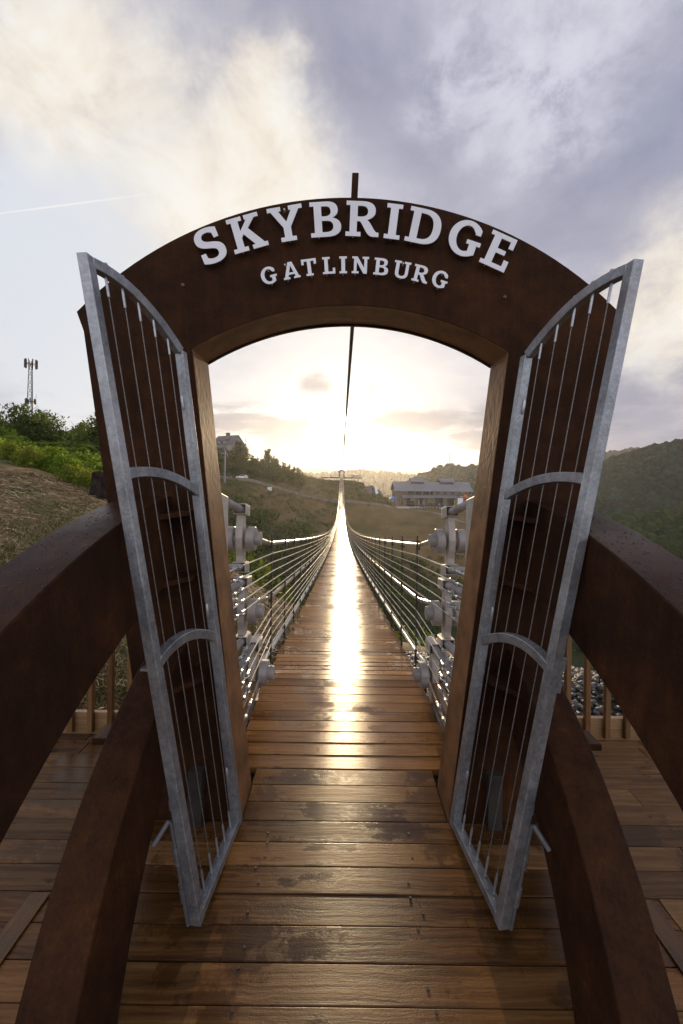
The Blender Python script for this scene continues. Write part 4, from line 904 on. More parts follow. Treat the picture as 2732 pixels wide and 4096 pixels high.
# stump
sx_, sy_ = -6.55, 11.0; sz_ = T1(sx_, sy_)
st = thing('tree_stump', 'charred tree stump at the lower end of the straw slope, behind the brace', 'stump', (sx_, sy_, sz_))
mb = MB(); ring = []
for h, r in ((-.1, .42), (.08, .34), (.3, .29), (.66, .275), (.685, .26)):
    ring.append([(sx_+r*(1+.12*math.sin(5*k*.3927)+.06*math.sin(11*k*.3927))*math.cos(k*.3927), sy_+r*(1+.1*math.sin(4*k*.3927))*math.sin(k*.3927), sz_+h+.02*math.sin(3*k*.39)) for k in range(16)])
vs = [p for q in ring for p in q]; fs = [(i*16+k, i*16+(k+1) % 16, i*16+16+(k+1) % 16, i*16+16+k) for i in range(4) for k in range(16)]
mb.add(vs, fs); mb.build('stump_bark', M['stumpbark'], st, smooth=True)
mb = MB(); mb.add(ring[-1], [tuple(range(16))]); mb.build('cut_face', M['pole'], st)
# undergrowth in the valley below the bridge
def undergrowth():
    V, F, Tn = [], [], []; o = 0; g = np.random.default_rng(5)
    n = 1500; a = g.uniform(-22, 42, n); r = 9.5+125*g.random(n)**1.3; x, y = r*np.sin(np.radians(a)), r*np.cos(np.radians(a))
    k = ~((np.abs(x) < 9) & (y < 13) & (x < 1.2)) & (y > 7.2+.25*np.abs(x)*(x > 0)); x, y, r = x[k], y[k], r[k]
    z = terr(x, y)
    for i in range(len(x)):
        s = .35+.030*r[i]*g.uniform(.6, 1.3); s = min(s, 2.6); v, f, t = leaves(46 if r[i] > 25 else 120, [(0, 0, .45*s, s, .7), (.5*s, .2*s, .3*s, .6*s, .7)], s*.42 if r[i] > 25 else s*.22, i, shell=.35)
        V.append(v+(x[i], y[i], z[i])); F.append(f+o); o += len(v); Tn.append(np.clip(t*.9-.15+.3*g.random(), 0, 1))
    tag(fastmesh('undergrowth', M['leafA'], np.concatenate(V), np.concatenate(F), tone=np.concatenate(Tn)), kind='stuff')
undergrowth()
def scrub():                                   # grass tufts and brush on the far slope and its hill
    V, F, Tn = [], [], []; o = 0; g = np.random.default_rng(8)
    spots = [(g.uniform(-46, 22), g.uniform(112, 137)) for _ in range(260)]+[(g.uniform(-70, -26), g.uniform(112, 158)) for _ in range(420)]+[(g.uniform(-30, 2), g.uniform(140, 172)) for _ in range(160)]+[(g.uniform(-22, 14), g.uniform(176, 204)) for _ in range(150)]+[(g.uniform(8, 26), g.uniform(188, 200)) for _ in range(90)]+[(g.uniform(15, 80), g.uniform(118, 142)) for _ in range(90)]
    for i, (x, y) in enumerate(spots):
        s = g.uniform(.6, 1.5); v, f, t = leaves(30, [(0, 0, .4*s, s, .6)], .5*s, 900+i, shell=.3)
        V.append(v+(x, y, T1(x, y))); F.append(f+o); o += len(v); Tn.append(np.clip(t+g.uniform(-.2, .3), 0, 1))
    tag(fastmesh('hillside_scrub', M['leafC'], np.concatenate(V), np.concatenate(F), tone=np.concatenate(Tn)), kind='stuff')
scrub()
# trees on the far hill
for i, (x, y, s, h) in enumerate([(-48.2, 184, .95, .95), (-45.6, 186, .9, .9), (-43.8, 183, .72, .75), (-41, 182, .5, .5), (-38.5, 184, .55, .55), (-36.5, 182, .62, .62), (-33.5, 183, .95, 1.0), (-31.5, 186, .7, .75), (-29.5, 184, .6, .72), (-27, 184, .62, .66), (-24.5, 186, .62, .62), (-22.5, 188, .55, .55), (-20.5, 190, .5, .5), (-51.5, 178, .75, .7), (-47.5, 174, .8, .75), (-43, 173, .75, .7), (-38.5, 172, .8, .75), (-34, 173, .75, .7), (-30, 174, .75, .7), (-26, 176, .7, .62), (-22.3, 179, .62, .55), (-18, 184, .5, .45), (-54, 170, .8, .7), (-49, 167, .62, .55), (-41, 167, .62, .5), (-36, 168, .6, .5)]):
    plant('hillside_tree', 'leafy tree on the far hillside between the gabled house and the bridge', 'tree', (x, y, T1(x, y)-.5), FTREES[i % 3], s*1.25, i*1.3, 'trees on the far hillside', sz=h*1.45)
bare = wood_mesh('branches', 9, .11, 77, 9, 'bark', True); bare2 = wood_mesh('branches', 9, .10, 78, 11, 'bark', True)
for me, x, y, zb, s, lb in ((bare, 22, 206, -8.2, 1.05, 'bare dead tree standing left of the grey roofed lodge'), (bare2, 28.5, 216, -11, 1.25, 'bare tree leaning out behind the left end of the lodge roof'), (bare2, -.6, 214, 1.5, .95, 'thin bare tree behind the far arch'), (bare, -30.2, 184, 6, 1.15, 'thin bare tree rising out of the far hillside wood'), (bare, -44.6, 184.5, 8, 1.5, 'dead stem poking from the crown beside the gabled house')):
    plant('dead_tree', lb, 'tree', (x, y, zb), [('branches', me)], s, x)
for x, y, zb, s, lb in ((34, 219, -8.3, 1.05, 'green tree showing over the lodge roof, left of the ridge vents'), (49, 219, -9, 1.0, 'round green tree top between the two ridge vents'), (20.6, 201, -8.6, .42, 'dark bush beside the bare dead tree'), (23.2, 202, -9.4, .35, 'small bush by the blue canopy')):
    plant('lodge_tree', lb, 'tree', (x, y, zb), FTREES[int(x) % 3], s, x)

# ------------------------------------------------------------------ far side: arch, deck, lodge, house
FY = BY0+BL
fa = thing('far_arch', 'small brown arch standing at the far end of the bridge', 'arch', (CX, FY, RISE))
mb = MB(); mb.prism([[(a, b) for a, b in arch_outline()]], lambda a, b: (CX+a, FY, RISE+b), lambda a, b: (CX+a, FY+.3, RISE+b)); mb.build('arch_frame', M['rust'], fa)
for s in (-1, 1):
    mb = MB(); mb.tube([(CX+s*1.15, FY+.2, RISE+2.0), (CX+s*1.3, FY+1.8, RISE+1.5), (CX+s*1.3, FY+2.8, RISE)], .16, 6); mb.build('curved_brace', M['rust'], fa)
mb = MB(); mb.box((0, 206.5, RISE-.25), (21, 5, .4)); mb.box((0, 204.05, RISE-.3), (21.1, .1, .6)); tag(mb.build('far_platform', M['trim']), 'brown platform on the far rim around the far arch', 'platform')
fr = thing('platform_fence', 'thin fence along the edge of the far platform', 'fence', (0, 204, RISE))
for x0, x1 in ((-10.4, -1.4), (1.5, 10.4)):
    mb = MB(); mb.box(((x0+x1)/2, 204.1, RISE+1.08), (x1-x0, .08, .08)); mb.build('top_rail', M['darkpost'], fr)
    for x in np.arange(x0, x1+.1, .75): mb = MB(); mb.box((x, 204.1, RISE+.53), (.07, .07, 1.06)); mb.build('fence_post', M['darkpost'], fr)
    mb = MB()
    for k in range(9): mb.box(((x0+x1)/2, 204.1, RISE+.12+.1*k), (x1-x0, .012, .012))
    mb.build('fence_wire', M['cable'], fr)
mb = MB()
for k in range(5): mb.box((4.9+.95*k+.2, 206.2, RISE+.42), (.7, .7, .8))
hd = leaves(260, [(6.8, 206.2, RISE+.75, .8, .5), (8.2, 206.2, RISE+.8, .8, .5), (9.2, 206.2, RISE+.7, .7, .5), (5.6, 206.2, RISE+.7, .7, .5)], .35, 4)
tag(fastmesh('platform_hedge', M['leafC'], hd[0], hd[1], tone=hd[2]), 'clipped hedge in planters on the right end of the far platform', 'hedge')
# rocks, retaining walls and the waterfall right of the bridge end
mb = MB()
for x0, x1, y, zt, h in ((3.0, 9.5, 197, -4.6, 4.5), (9.5, 15.0, 197, -3.6, 4.6), (7, 17.2, 203, -1.3, 3.6)):
    mb.hexa([(x0, y, zt-h), (x1, y, zt-h), (x1, y+2, zt-h), (x0, y+2, zt-h), (x0, y+.3, zt), (x1, y+.3, zt-.9), (x1, y+2, zt-.9), (x0, y+2, zt)])
tag(mb.build('retaining_wall', M['stone'], bevel=.15), 'stepped stone retaining walls on the far rim, left of the waterfall', 'wall')
wf = MB(); pr = [(17.0, 203.0, -2.0), (17.35, 202.7, -2.5), (17.7, 202.5, -4.0), (18.1, 202.4, -5.6)]
for i in range(3):
    w0, w1 = (.35, .45, .6, .85)[i], (.35, .45, .6, .85)[i+1]; a, b = pr[i], pr[i+1]
    wf.hexa([(b[0]-w1, b[1], b[2]), (b[0]+w1, b[1], b[2]), (b[0]+w1, b[1]+.25, b[2]), (b[0]-w1, b[1]+.25, b[2]), (a[0]-w0, a[1], a[2]), (a[0]+w0, a[1], a[2]), (a[0]+w0, a[1]+.25, a[2]), (a[0]-w0, a[1]+.25, a[2])])
tag(wf.build('waterfall', M['fall'], smooth=True), 'narrow white waterfall dropping off the rock beside the lodge', 'waterfall')
P = np.array([(16.0, 203.6, -3.0), (15.0, 203.5, -2.6), (16.4, 203.2, -5.2), (19.3, 203.4, -5.6), (14.2, 203.2, -4), (18.8, 204, -4.4)]); tag(blobs('waterfall_rocks', M['gravel'], P, np.full((6, 3), 1.25), np.full((6, 3), .11), 2, .18, None), 'dark boulders piled round the narrow waterfall', 'rocks')
def ribbon(name, pts, w, m, lift=.06, n=80):
    P = [Vector((*p, 0)) for p in pts]; L = [0]
    for a, b in zip(P[:-1], P[1:]): L.append(L[-1]+(b-a).length)
    vs = []; q = np.linspace(0, L[-1], n); xs = np.interp(q, L, [p.x for p in P]); ys = np.interp(q, L, [p.y for p in P])
    for i in range(n):
        j, k = max(i-1, 0), min(i+1, n-1); t = Vector((xs[k]-xs[j], ys[k]-ys[j], 0)).normalized(); sd = Vector((-t.y, t.x, 0))*w/2
        zz = max(T1(xs[i]+sd.x, ys[i]+sd.y), T1(xs[i], ys[i]), T1(xs[i]-sd.x, ys[i]-sd.y))+lift
        vs += [(xs[i]-sd.x, ys[i]-sd.y, zz), (xs[i]+sd.x, ys[i]+sd.y, zz), (xs[i]+sd.x, ys[i]+sd.y, zz-1.2), (xs[i]-sd.x, ys[i]-sd.y, zz-1.2)]
    mb = MB(); mb.add(vs, [(i*4+k, i*4+(k+1) % 4, i*4+4+(k+1) % 4, i*4+4+k) for i in range(n-1) for k in range(4)]); return tag(mb.build(name, m), kind='structure')
ribbon('road', [(-62, 158), (-48, 160), (-38.6, 161), (-30, 163), (-20, 166), (-8, 170), (5, 177), (16, 185), (26, 190.5)], 4.6, M['asphalt'])
ribbon('path', [(26, 190.3), (36, 188), (46, 181), (56, 172), (64, 165)], 2.6, M['asphalt'])
# small pale shrubs along the road
for i in range(8):
    x = 1.5+1.25*i; y = 183+.85*i; plant('roadside_shrub', 'small pale green shrub in the row above the far road', 'shrub', (x, y, T1(x, y)), SHY[i % 2], .85, i, 'roadside shrubs')

# ---- lodge
LZ = -11.3; ld = thing('lodge', 'long two-storey lodge with grey metal roofs and ridge vents, on a terrace across the valley', 'building', (45, 205, LZ))
def pbox(name, m, x0, x1, y0, y1, z0, z1, parent=ld, tone=.5): mb = MB(); mb.box(((x0+x1)/2, (y0+y1)/2, (z0+z1)/2), (x1-x0, y1-y0, z1-z0), tone=tone); return mb.build(name, m, parent)
def seamroof(name, x0, x1, ya, za, yb, zb, step=.6, th=.18, parent=ld):
    mb = MB(); mb.hexa([(x0, ya, za-th), (x1, ya, za-th), (x1, yb, zb-th), (x0, yb, zb-th), (x0, ya, za), (x1, ya, za), (x1, yb, zb), (x0, yb, zb)])
    for x in np.arange(x0+.1, x1, step): mb.hexa([(x, ya, za+.002), (x+.07, ya, za+.002), (x+.07, yb, zb+.002), (x, yb, zb+.002), (x, ya, za+.09), (x+.07, ya, za+.09), (x+.07, yb, zb+.09), (x, yb, zb+.09)])
    return mb.build(name, M['roof'], parent)
rf = seamroof('roof', 26.3, 65.6, 198.3, -3.75, 206.5, .75); seamroof('roof', 26.3, 65.6, 214.7, -3.75, 206.5, .75)
for x0, x1 in ((35.2, 42.4), (49.9, 57.4)):
    o = seamroof('ridge_vent', x0, x1, 203.3, 1.05, 206.5, 2.6, .6, .15, rf); pbox('vent_wall', M['darkglass'], x0+.4, x1-.4, 204.3, 208, -1, 1.3, rf)
    for k in range(8): mb = MB(); mb.box((x0+.6+k*(x1-x0-1.2)/7, 203.8, .85), (.12, .9, .25)); mb.build('rafter_tail', M['white'], rf)
    seamroof('ridge_vent', x0, x1, 209.7, 1.05, 206.5, 2.6, .6, .15, rf)
pbox('wall', M['stone'], 27.0, 33.0, 200.2, 213, LZ, -3.4); pbox('wall', M['greytrim'], 33.0, 59.8, 200.9, 213, LZ, -3.3)
for i in range(7):
    x = 33.35+3.78*i; w = pbox('window', M['darkglass'], x, x+3.3, 200.72, 200.9, -5.75, -3.95)
    if i > 2:
        for k in range(3): pbox('blind', M['white'], x+.5+(.9 if i == 3 else 0), x+2.9, 200.66, 200.715, -4.5-.45*k, -4.38-.45*k, w)
    pbox('mullion', M['greytrim'], x+3.3, x+3.78, 200.6, 200.78, -6.0, -3.85)
seamroof('porch_roof', 30.2, 43.4, 196.3, -7.0, 200.85, -5.75); seamroof('porch_roof', 43.4, 57.2, 196.6, -6.85, 200.85, -5.75)
for x, m, w in ((31.0, 'stone', .9), (42.2, 'stone', .9), (28.3, 'stone', 1.4)): pbox('column', M[m], x-w/2, x+w/2, 196.7, 197.6, LZ, -7.0)
for x in (47.6, 52.5): pbox('column', M['trim'], x-.25, x+.25, 196.8, 197.3, LZ, -6.9)
pbox('wall_panel', M['wallgreen'], 34.8, 37.2, 200.6, 200.88, LZ, -7); pbox('wall_panel', M['wallgreen'], 43.0, 47.2, 200.6, 200.88, LZ+1.5, -7); pbox('wall_panel', M['wallgreen'], 51.4, 53, 200.6, 200.88, LZ, -7); pbox('wainscot', M['stone'], 42.9, 51, 200.4, 200.59, LZ, LZ+1.5)
for x0, x1 in ((32, 34.6), (38.6, 41.6), (48, 51), (53.2, 57)): pbox('opening', M['darkglass'], x0, x1, 200.68, 200.89, LZ, -7.2)
pbox('chimney_block', M['white'], 57.4, 60.0, 197.0, 200.0, LZ, -7.1)
for x in (62.0, 64.0): pbox('corner_post', M['trim'], x-.22, x+.22, 199.2, 199.65, LZ-.5, -3.7)
for x in (63.6, 65.3): pbox('corner_post', M['trim'], x-.15, x+.15, 209, 209.3, LZ, -5.5)
pbox('balcony_slab', M['greytrim'], 57.2, 65.4, 199, 210, -6.9, -6.5)
tr = MB(); tr.box((45.5, 201.5, LZ-1.6), (39, 19, 3.2)); tag(tr.build('terrace', M['concrete']), kind='structure')
fe = thing('terrace_fence', 'low dark fence with thin posts along the terrace edge before the lodge', 'fence', (45, 192.3, LZ))
pr = MB(); pr.box((44, 192.25, LZ+1.0), (34, .05, .06)); pr.box((44, 192.25, LZ+.1), (34, .05, .05)); pr.build('top_rail', M['darkpost'], fe)
for x in np.arange(27.4, 61, 2.4): mb = MB(); mb.box((x, 192.25, LZ+.5), (.08, .08, 1.0)); mb.build('fence_post', M['darkpost'], fe)
for i in range(13):
    x = 33.4+1.45*i; plant('terrace_shrub', 'small round shrub in the row at the foot of the terrace fence', 'shrub', (x, 191.6, T1(x, 191.6)-.1), SHR[i % 3], .58, i, 'terrace shrubs')
cn = thing('blue_canopy', 'blue pop-up canopy on thin legs beside the left end of the lodge', 'canopy', (25.2, 196, -9.6))
mb = MB(); b = [(23.4, 194.3, -7.7), (27, 194.3, -7.7), (27, 197.7, -7.7), (23.4, 197.7, -7.7)]; ap = (25.2, 196, -6.3)
mb.add(b+[(x, y, z-.35) for x, y, z in b]+[ap], [(0, 1, 8), (1, 2, 8), (2, 3, 8), (3, 0, 8), (4, 5, 1, 0), (5, 6, 2, 1), (6, 7, 3, 2), (7, 4, 0, 3)]); mb.build('roof_cloth', M['blue'], cn)
for x, y in ((23.5, 194.4), (26.9, 194.4), (26.9, 197.6), (23.5, 197.6)): mb = MB(); mb.tube([(x, y, -11.6), (x, y, -7.8)], .05, 6); mb.build('leg', M['white'], cn)
for x, lb in ((37.8, 'closed tan patio umbrella on the lodge terrace, left one of the pair'), (40.2, 'closed tan patio umbrella beside the dark opening, right one of the pair')):
    u = thing('patio_umbrella', lb, 'umbrella', (x, 195, LZ)); mb = MB(); mb.tube([(x, 195, LZ), (x, 195, LZ+3.6)], .05, 6); mb.build('pole', M['darkpost'], u)
    mb = MB(); mb._lathe(Vector((x, 195, LZ+.8)), Vector((0, 0, 1)), [(0, .55), (.7, .60), (1.6, .38), (2.5, .16), (2.8, .04)], 10); mb.build('folded_cloth', M['tan'], u, smooth=True)
co = thing('traffic_cone', 'orange traffic cone at the left end of the terrace', 'cone', (29.2, 193, LZ)); mb = MB(); mb._lathe(Vector((29.2, 193, LZ)), Vector((0, 0, 1)), [(.05, .22), (1.0, .05), (1.02, .01)], 10); mb.build('cone_body', M['orange'], co); mb = MB(); mb.box((29.2, 193, LZ+.025), (.6, .6, .05)); mb.build('base', M['orange'], co)
for x, y, lb in ((48.9, 194.0, 'blue waste bin on the terrace just below the two people'), (62.4, 196, 'blue waste bin by the brown posts at the right end of the lodge'), (38.9, 192.9, 'blue waste bin before the closed umbrellas')):
    q = thing('waste_bin', lb, 'bin', (x, y, LZ)); pbox('bin_body', M['navy'], x-.6, x+.6, y-.4, y+.4, LZ, LZ+1.15, q); mb = MB(); mb.hexa([(x-.65, y-.45, LZ+1.15), (x+.65, y-.45, LZ+1.15), (x+.65, y+.45, LZ+1.15), (x-.65, y+.45, LZ+1.15), (x-.5, y-.3, LZ+1.32), (x+.5, y-.3, LZ+1.32), (x+.5, y+.3, LZ+1.32), (x-.5, y+.3, LZ+1.32)]); mb.build('lid', M['navy'], q)
for i, x in enumerate((33.6, 41.9, 44.9)):
    q = thing('picnic_table', ('dark picnic table at the left end of the terrace', 'dark picnic table right of the closed umbrellas', 'dark picnic table before the sage wall')[i], 'table', (x, 194.5, LZ))
    pbox('table_top', M['trim'], x-.9, x+.9, 194.1, 194.9, LZ+.72, LZ+.78, q)
    for dy in (-.75, .75): pbox('bench', M['trim'], x-.9, x+.9, 194.5+dy-.14, 194.5+dy+.14, LZ+.42, LZ+.47, q)
    for dx in (-.7, .7): pbox('leg', M['trim'], x+dx-.05, x+dx+.05, 193.9, 195.1, LZ, LZ+.40, q); pbox('leg', M['trim'], x+dx-.05, x+dx+.05, 194.4, 194.6, LZ+.405, LZ+.715, q)
def person(x, y, z, cloth, label):
    me = bpy.data.meshes.new('person'); V = [(0, 0, .93), (0, 0, 1.2), (0, 0, 1.42), (0, 0, 1.53), (0, -.02, 1.66), (0, 0, 1.76), (.18, 0, 1.40), (.24, .02, 1.12), (.22, -.06, .88), (-.18, 0, 1.40), (-.24, .02, 1.12), (-.22, -.06, .88), (.1, 0, .88), (.11, -.02, .48), (.11, .02, .06), (.11, -.13, .03), (-.1, 0, .88), (-.11, -.02, .48), (-.11, .02, .06), (-.11, -.13, .03)]
    E = [(0, 1), (1, 2), (2, 3), (3, 4), (4, 5), (2, 6), (6, 7), (7, 8), (2, 9), (9, 10), (10, 11), (0, 12), (12, 13), (13, 14), (14, 15), (0, 16), (16, 17), (17, 18), (18, 19)]
    me.from_pydata(V, E, []); o = bpy.data.objects.new('person', me); COL.objects.link(o); o.location = (x, y, z)
    o.modifiers.new('skin', 'SKIN'); s = me.skin_vertices[0].data
    for i, r in enumerate((.15, .15, .14, .06, .10, .07, .07, .05, .04, .07, .05, .04, .09, .065, .05, .04, .09, .065, .05, .04)): s[i].radius = (r, r*.8)
    s[0].use_root = True; sub = o.modifiers.new('sub', 'SUBSURF'); sub.levels = 1; sub.render_levels = 1
    dg = bpy.context.evaluated_depsgraph_get(); m2 = bpy.data.meshes.new_from_object(o.evaluated_get(dg)); o.modifiers.clear(); o.data = m2; m2.materials.clear(); m2.materials.append(M[cloth]); m2.materials.append(M['denim']); m2.materials.append(M['skin'])
    for p in m2.polygons: p.material_index = 1 if p.center.z < .9 else (2 if p.center.z > 1.5 else 0); p.use_smooth = True
    tag(o, label, 'person')
person(47.9, 195.2, LZ, 'cloth', 'person in a pale top standing by the blue bin, left of the two'); person(50.2, 195.4, LZ, 'tan', 'person in a tan top standing right of the other on the terrace')
dv = thing('utility_vehicle', 'dark boxy utility vehicle parked under the lodge porch', 'vehicle', (34.6, 197.6, LZ))
pbox('body', M['black'], 33.3, 36.0, 196.4, 198.8, LZ+.45, LZ+1.5, dv); pbox('cab', M['darkglass'], 33.6, 35.7, 196.6, 198.6, LZ+1.5, LZ+2.4, dv); pbox('roof_rack', M['black'], 33.5, 35.8, 196.5, 198.7, LZ+2.4, LZ+2.52, dv)
for x in (33.8, 35.5):
    for y in (196.45, 198.55): mb = MB(); mb.tube([(x, y, LZ+.42), (x, y+.22, LZ+.42)], .42, 14); mb.build('wheel', M['black'], dv)
lf = thing('aerial_lift', 'orange scissor lift standing at the right end of the lodge', 'lift', (61.2, 198, LZ))
pbox('platform', M['orange'], 60.5, 61.9, 197.4, 198.6, -6.3, -5.2, lf); pbox('base', M['orange'], 60.5, 61.9, 197.4, 198.6, LZ+.2, LZ+1.0, lf)
for k in range(4):
    z0 = LZ+1.0+k*.98
    mb = MB(); mb.bar((60.6, 198, z0), (61.8, 198, z0+.98), (0, 1, 0), (0, 0, 1), .06, .06); mb.bar((61.8, 197.8, z0), (60.6, 197.8, z0+.98), (0, 1, 0), (0, 0, 1), .06, .06); mb.build('scissor_arms', M['orange'], lf)
yl = thing('yellow_lift', 'yellow boom lift before the dark opening right of the two people', 'lift', (55.4, 195, LZ)); pbox('base', M['yellow'], 54.8, 56.0, 194.4, 195.6, LZ+.15, LZ+.9, yl); mb = MB(); mb.bar((55.2, 195, LZ+.9), (55.5, 195, LZ+3.6), (1, 0, 0), (0, 1, 0), .1, .1); mb.bar((55.5, 195, LZ+3.6), (54.9, 195, LZ+2.2), (1, 0, 0), (0, 1, 0), .08, .08); mb.build('boom', M['yellow'], yl)

# ---- house on the left hilltop
hx, hy, hz = -53.5, 188, 12.6; hs = thing('gabled_house', 'grey gabled house with dormer and brick chimney on the left hilltop', 'house', (hx, hy, hz)); ca, sa = math.cos(-.5), math.sin(-.5)
def hp(a, b, c): return (hx+a*ca-b*sa, hy+a*sa+b*ca, hz+c)
def hbox(name, m, a0, a1, b0, b1, c0, c1, par=hs): mb = MB(); mb.hexa([hp(a, b, c) for c in (c0, c1) for a, b in ((a0, b0), (a1, b0), (a1, b1), (a0, b1))]); return mb.build(name, M[m], par)
mb = MB(); mb.add([hp(*q) for q in ((-6, -4, -3), (6, -4, -3), (6, 4, -3), (-6, 4, -3), (-6, -4, 5), (6, -4, 5), (6, 4, 5), (-6, 4, 5), (-6, 0, 8.6), (6, 0, 8.6))], [(0, 1, 5, 4), (1, 2, 6, 9, 5), (2, 3, 7, 6), (3, 0, 4, 8, 7)]); mb.build('wall', M['siding'], hs)
mb = MB()
for sg in (-1, 1): mb.hexa([hp(-6.5, sg*4.7, 4.35), hp(6.5, sg*4.7, 4.35), hp(6.5, 0, 8.62), hp(-6.5, 0, 8.62), hp(-6.5, sg*4.7, 4.6), hp(6.5, sg*4.7, 4.6), hp(6.5, 0, 8.9), hp(-6.5, 0, 8.9)])
rr_ = mb.build('roof', M['shingle'], hs); hbox('chimney', 'stone', -1.2, .4, -.3, .8, 8, 10.2, rr_)
hbox('dormer', 'siding', -1.5, 2.2, -4.4, -1, 3.8, 6.3); mb = MB(); mb.hexa([hp(-2, -4.9, 6.1), hp(2.7, -4.9, 6.1), hp(2.7, -.6, 7.6), hp(-2, -.6, 7.6), hp(-2, -4.9, 6.3), hp(2.7, -4.9, 6.3), hp(2.7, -.6, 7.8), hp(-2, -.6, 7.8)]); mb.build('dormer_roof', M['shingle'], hs)
hbox('window', 'darkglass', -.4, 1.4, -4.46, -4.38, 4.3, 5.8); hbox('window', 'darkglass', 5.98, 6.06, -1.8, -.9, 3.6, 5.0); hbox('window', 'darkglass', 5.98, 6.06, .7, 1.6, 3.6, 5.0)
mb = MB(); mb.hexa([hp(-6.5, -7.2, 2.2), hp(3, -7.2, 2.2), hp(3, -3.9, 3.2), hp(-6.5, -3.9, 3.2), hp(-6.5, -7.2, 2.4), hp(3, -7.2, 2.4), hp(3, -3.9, 3.4), hp(-6.5, -3.9, 3.4)]); mb.build('porch_roof', M['shingle'], hs)
for a in (-6, -3, 0, 2.6): hbox('porch_post', 'trim', a-.12, a+.12, -7.0, -6.75, -3, 2.2)
# pole, vehicles and sign on the far road
px_, py_ = -43.9, 150; pz = T1(px_, py_); po = thing('utility_pole', 'tall grey utility pole beside the far road, before the gabled house', 'pole', (px_, py_, pz))
mb = MB(); mb.tube([(px_, py_, pz-.5), (px_, py_, 13.2)], [.27, .18], 10); mb.build('shaft', M['pole'], po); mb = MB(); mb.tube([(px_, py_, 12.2), (px_+.8, py_-.3, 11.2), (px_+1.3, py_-.3, 9.4)], .05, 5); mb.tube([(px_+.38, py_, pz), (px_+.30, py_, 11.6)], .09, 6); mb.build('conduit', M['zinc'], po); mb = MB(); mb.box((px_-.9, py_, 10.9), (.9, .3, .2)); mb.tube([(px_, py_, 10.9), (px_-.6, py_, 10.9)], .05, 6); mb.build('lamp_head', M['zinc'], po)
def car(x, y, rz, m, label, L=4.5):
    z = max(T1(x, y), T1(x-1.5, y), T1(x+1.5, y))+.10; root = thing('parked_car', label, 'car', (x, y, z)); c, s = math.cos(rz), math.sin(rz)
    def w(a, b, h): return (x+a*c-b*s, y+a*s+b*c, z+h)
    body = [(-2.25, .35), (2.2, .35), (2.25, .8), (1.95, .98), (1.0, 1.05), (.35, 1.58), (-1.35, 1.62), (-2.1, 1.15), (-2.25, .95)]
    mb = MB(); mb.prism([body], lambda a, h: w(a, -.88, h), lambda a, h: w(a, .88, h)); mb.build('body', M[m], root, bevel=.06)
    gl = [(.85, 1.08), (.30, 1.50), (-1.25, 1.53), (-1.85, 1.15)]
    mb = MB(); mb.prism([gl], lambda a, h: w(a, -.895, h), lambda a, h: w(a, .895, h)); mb.build('side_window', M['darkglass'], root)
    for a in (-1.4, 1.4):
        for b in (-.86, .70): mb = MB(); mb.tube([w(a, b-.02, .36), w(a, b+.18, .36)], .36, 14); wh = mb.build('wheel', M['black'], root); mb = MB(); mb.tube([w(a, b-.03, .36), w(a, b+.19, .36)], .2, 10); mb.build('rim', M['zinc'], wh)
car(-39.8, 160, 3.1, 'white', 'white hatchback car parked on the far road left of the bridge'); car(-45.9, 161.5, .2, 'black', 'dark car parked on the far road just right of the utility pole'); car(-50.3, 161, .1, 'black', 'dark car half hidden by the arch post, left of the utility pole')
sg = thing('notice_board', 'small white notice board standing beside the far road', 'sign', (-27.8, 155, T1(-27.8, 155))); zz = T1(-27.8, 155); pbox('panel', M['white'], -28.6, -27.0, 154.9, 155, zz+.5, zz+2.0, sg)
for x in (-28.4, -27.2): pbox('post', M['pole'], x-.05, x+.05, 155.003, 155.1, zz-.3, zz+1.9, sg)

# ---- lattice mast on the left, seen over the trees
def lattice(x, y, z0, H, w0, w1, label, full=True):
    t = thing('lattice_mast', label, 'mast', (x, y, z0)); mb = MB(); q = [(-1, -.58), (1, -.58), (0, 1.15)]; n = max(8, int(H/2.2))
    def pt(k, i): f = i/n; w = w0+(w1-w0)*f; return Vector((x+q[k % 3][0]*w/2, y+q[k % 3][1]*w/2, z0+H*f))
    for k in range(3):
        mb.tube([pt(k, 0), pt(k, n)], [.10*w0/1.6, .07*w0/1.6], 5)
        for i in range(n): mb.tube([pt(k, i), pt(k+1, i+1)], .035*w0/1.6, 4); mb.tube([pt(k+1, i), pt(k, i+1)], .035*w0/1.6, 4); mb.tube([pt(k, i), pt(k+1, i)], .035*w0/1.6, 4)
    mb.build('lattice', M['greytrim'], t)
    if full:
        for hh, rad, nn in ((H-.8, 1.35, 10), (H-11.0, 1.1, 7)):
            mb = MB(); ring = [(x+rad*.8*math.cos(a), y+rad*.8*math.sin(a), z0+hh) for a in np.linspace(0, 2*math.pi, 13)]; mb.tube(ring, .07, 5)
            for k in range(3): a = k*2.09; mb.tube([(x, y, z0+hh), (x+rad*.8*math.cos(a), y+rad*.8*math.sin(a), z0+hh)], .07, 5)
            mb.build('antenna_ring', M['darkpost'], t)
            for k in range(nn): a = k*6.283/nn; mb = MB(); mb.box((x+rad*math.cos(a), y+rad*math.sin(a), z0+hh), (.32, .2, 2.3 if hh > H-5 else 1.4), rz=a); mb.build('antenna_panel', M['darkpost'], t)
        for h2 in (.35, .5, .62): mb = MB(); mb.tube([(x+.8, y, z0+H*h2), (x+1.5, y, z0+H*h2), (x+1.5, y, z0+H*h2+2.4)], .05, 4); mb.build('whip_antenna', M['greytrim'], t)
lattice(-85, 109, 3, 30.0, 2.0, .75, 'tall lattice mast with rings of panel antennas above the left wood')

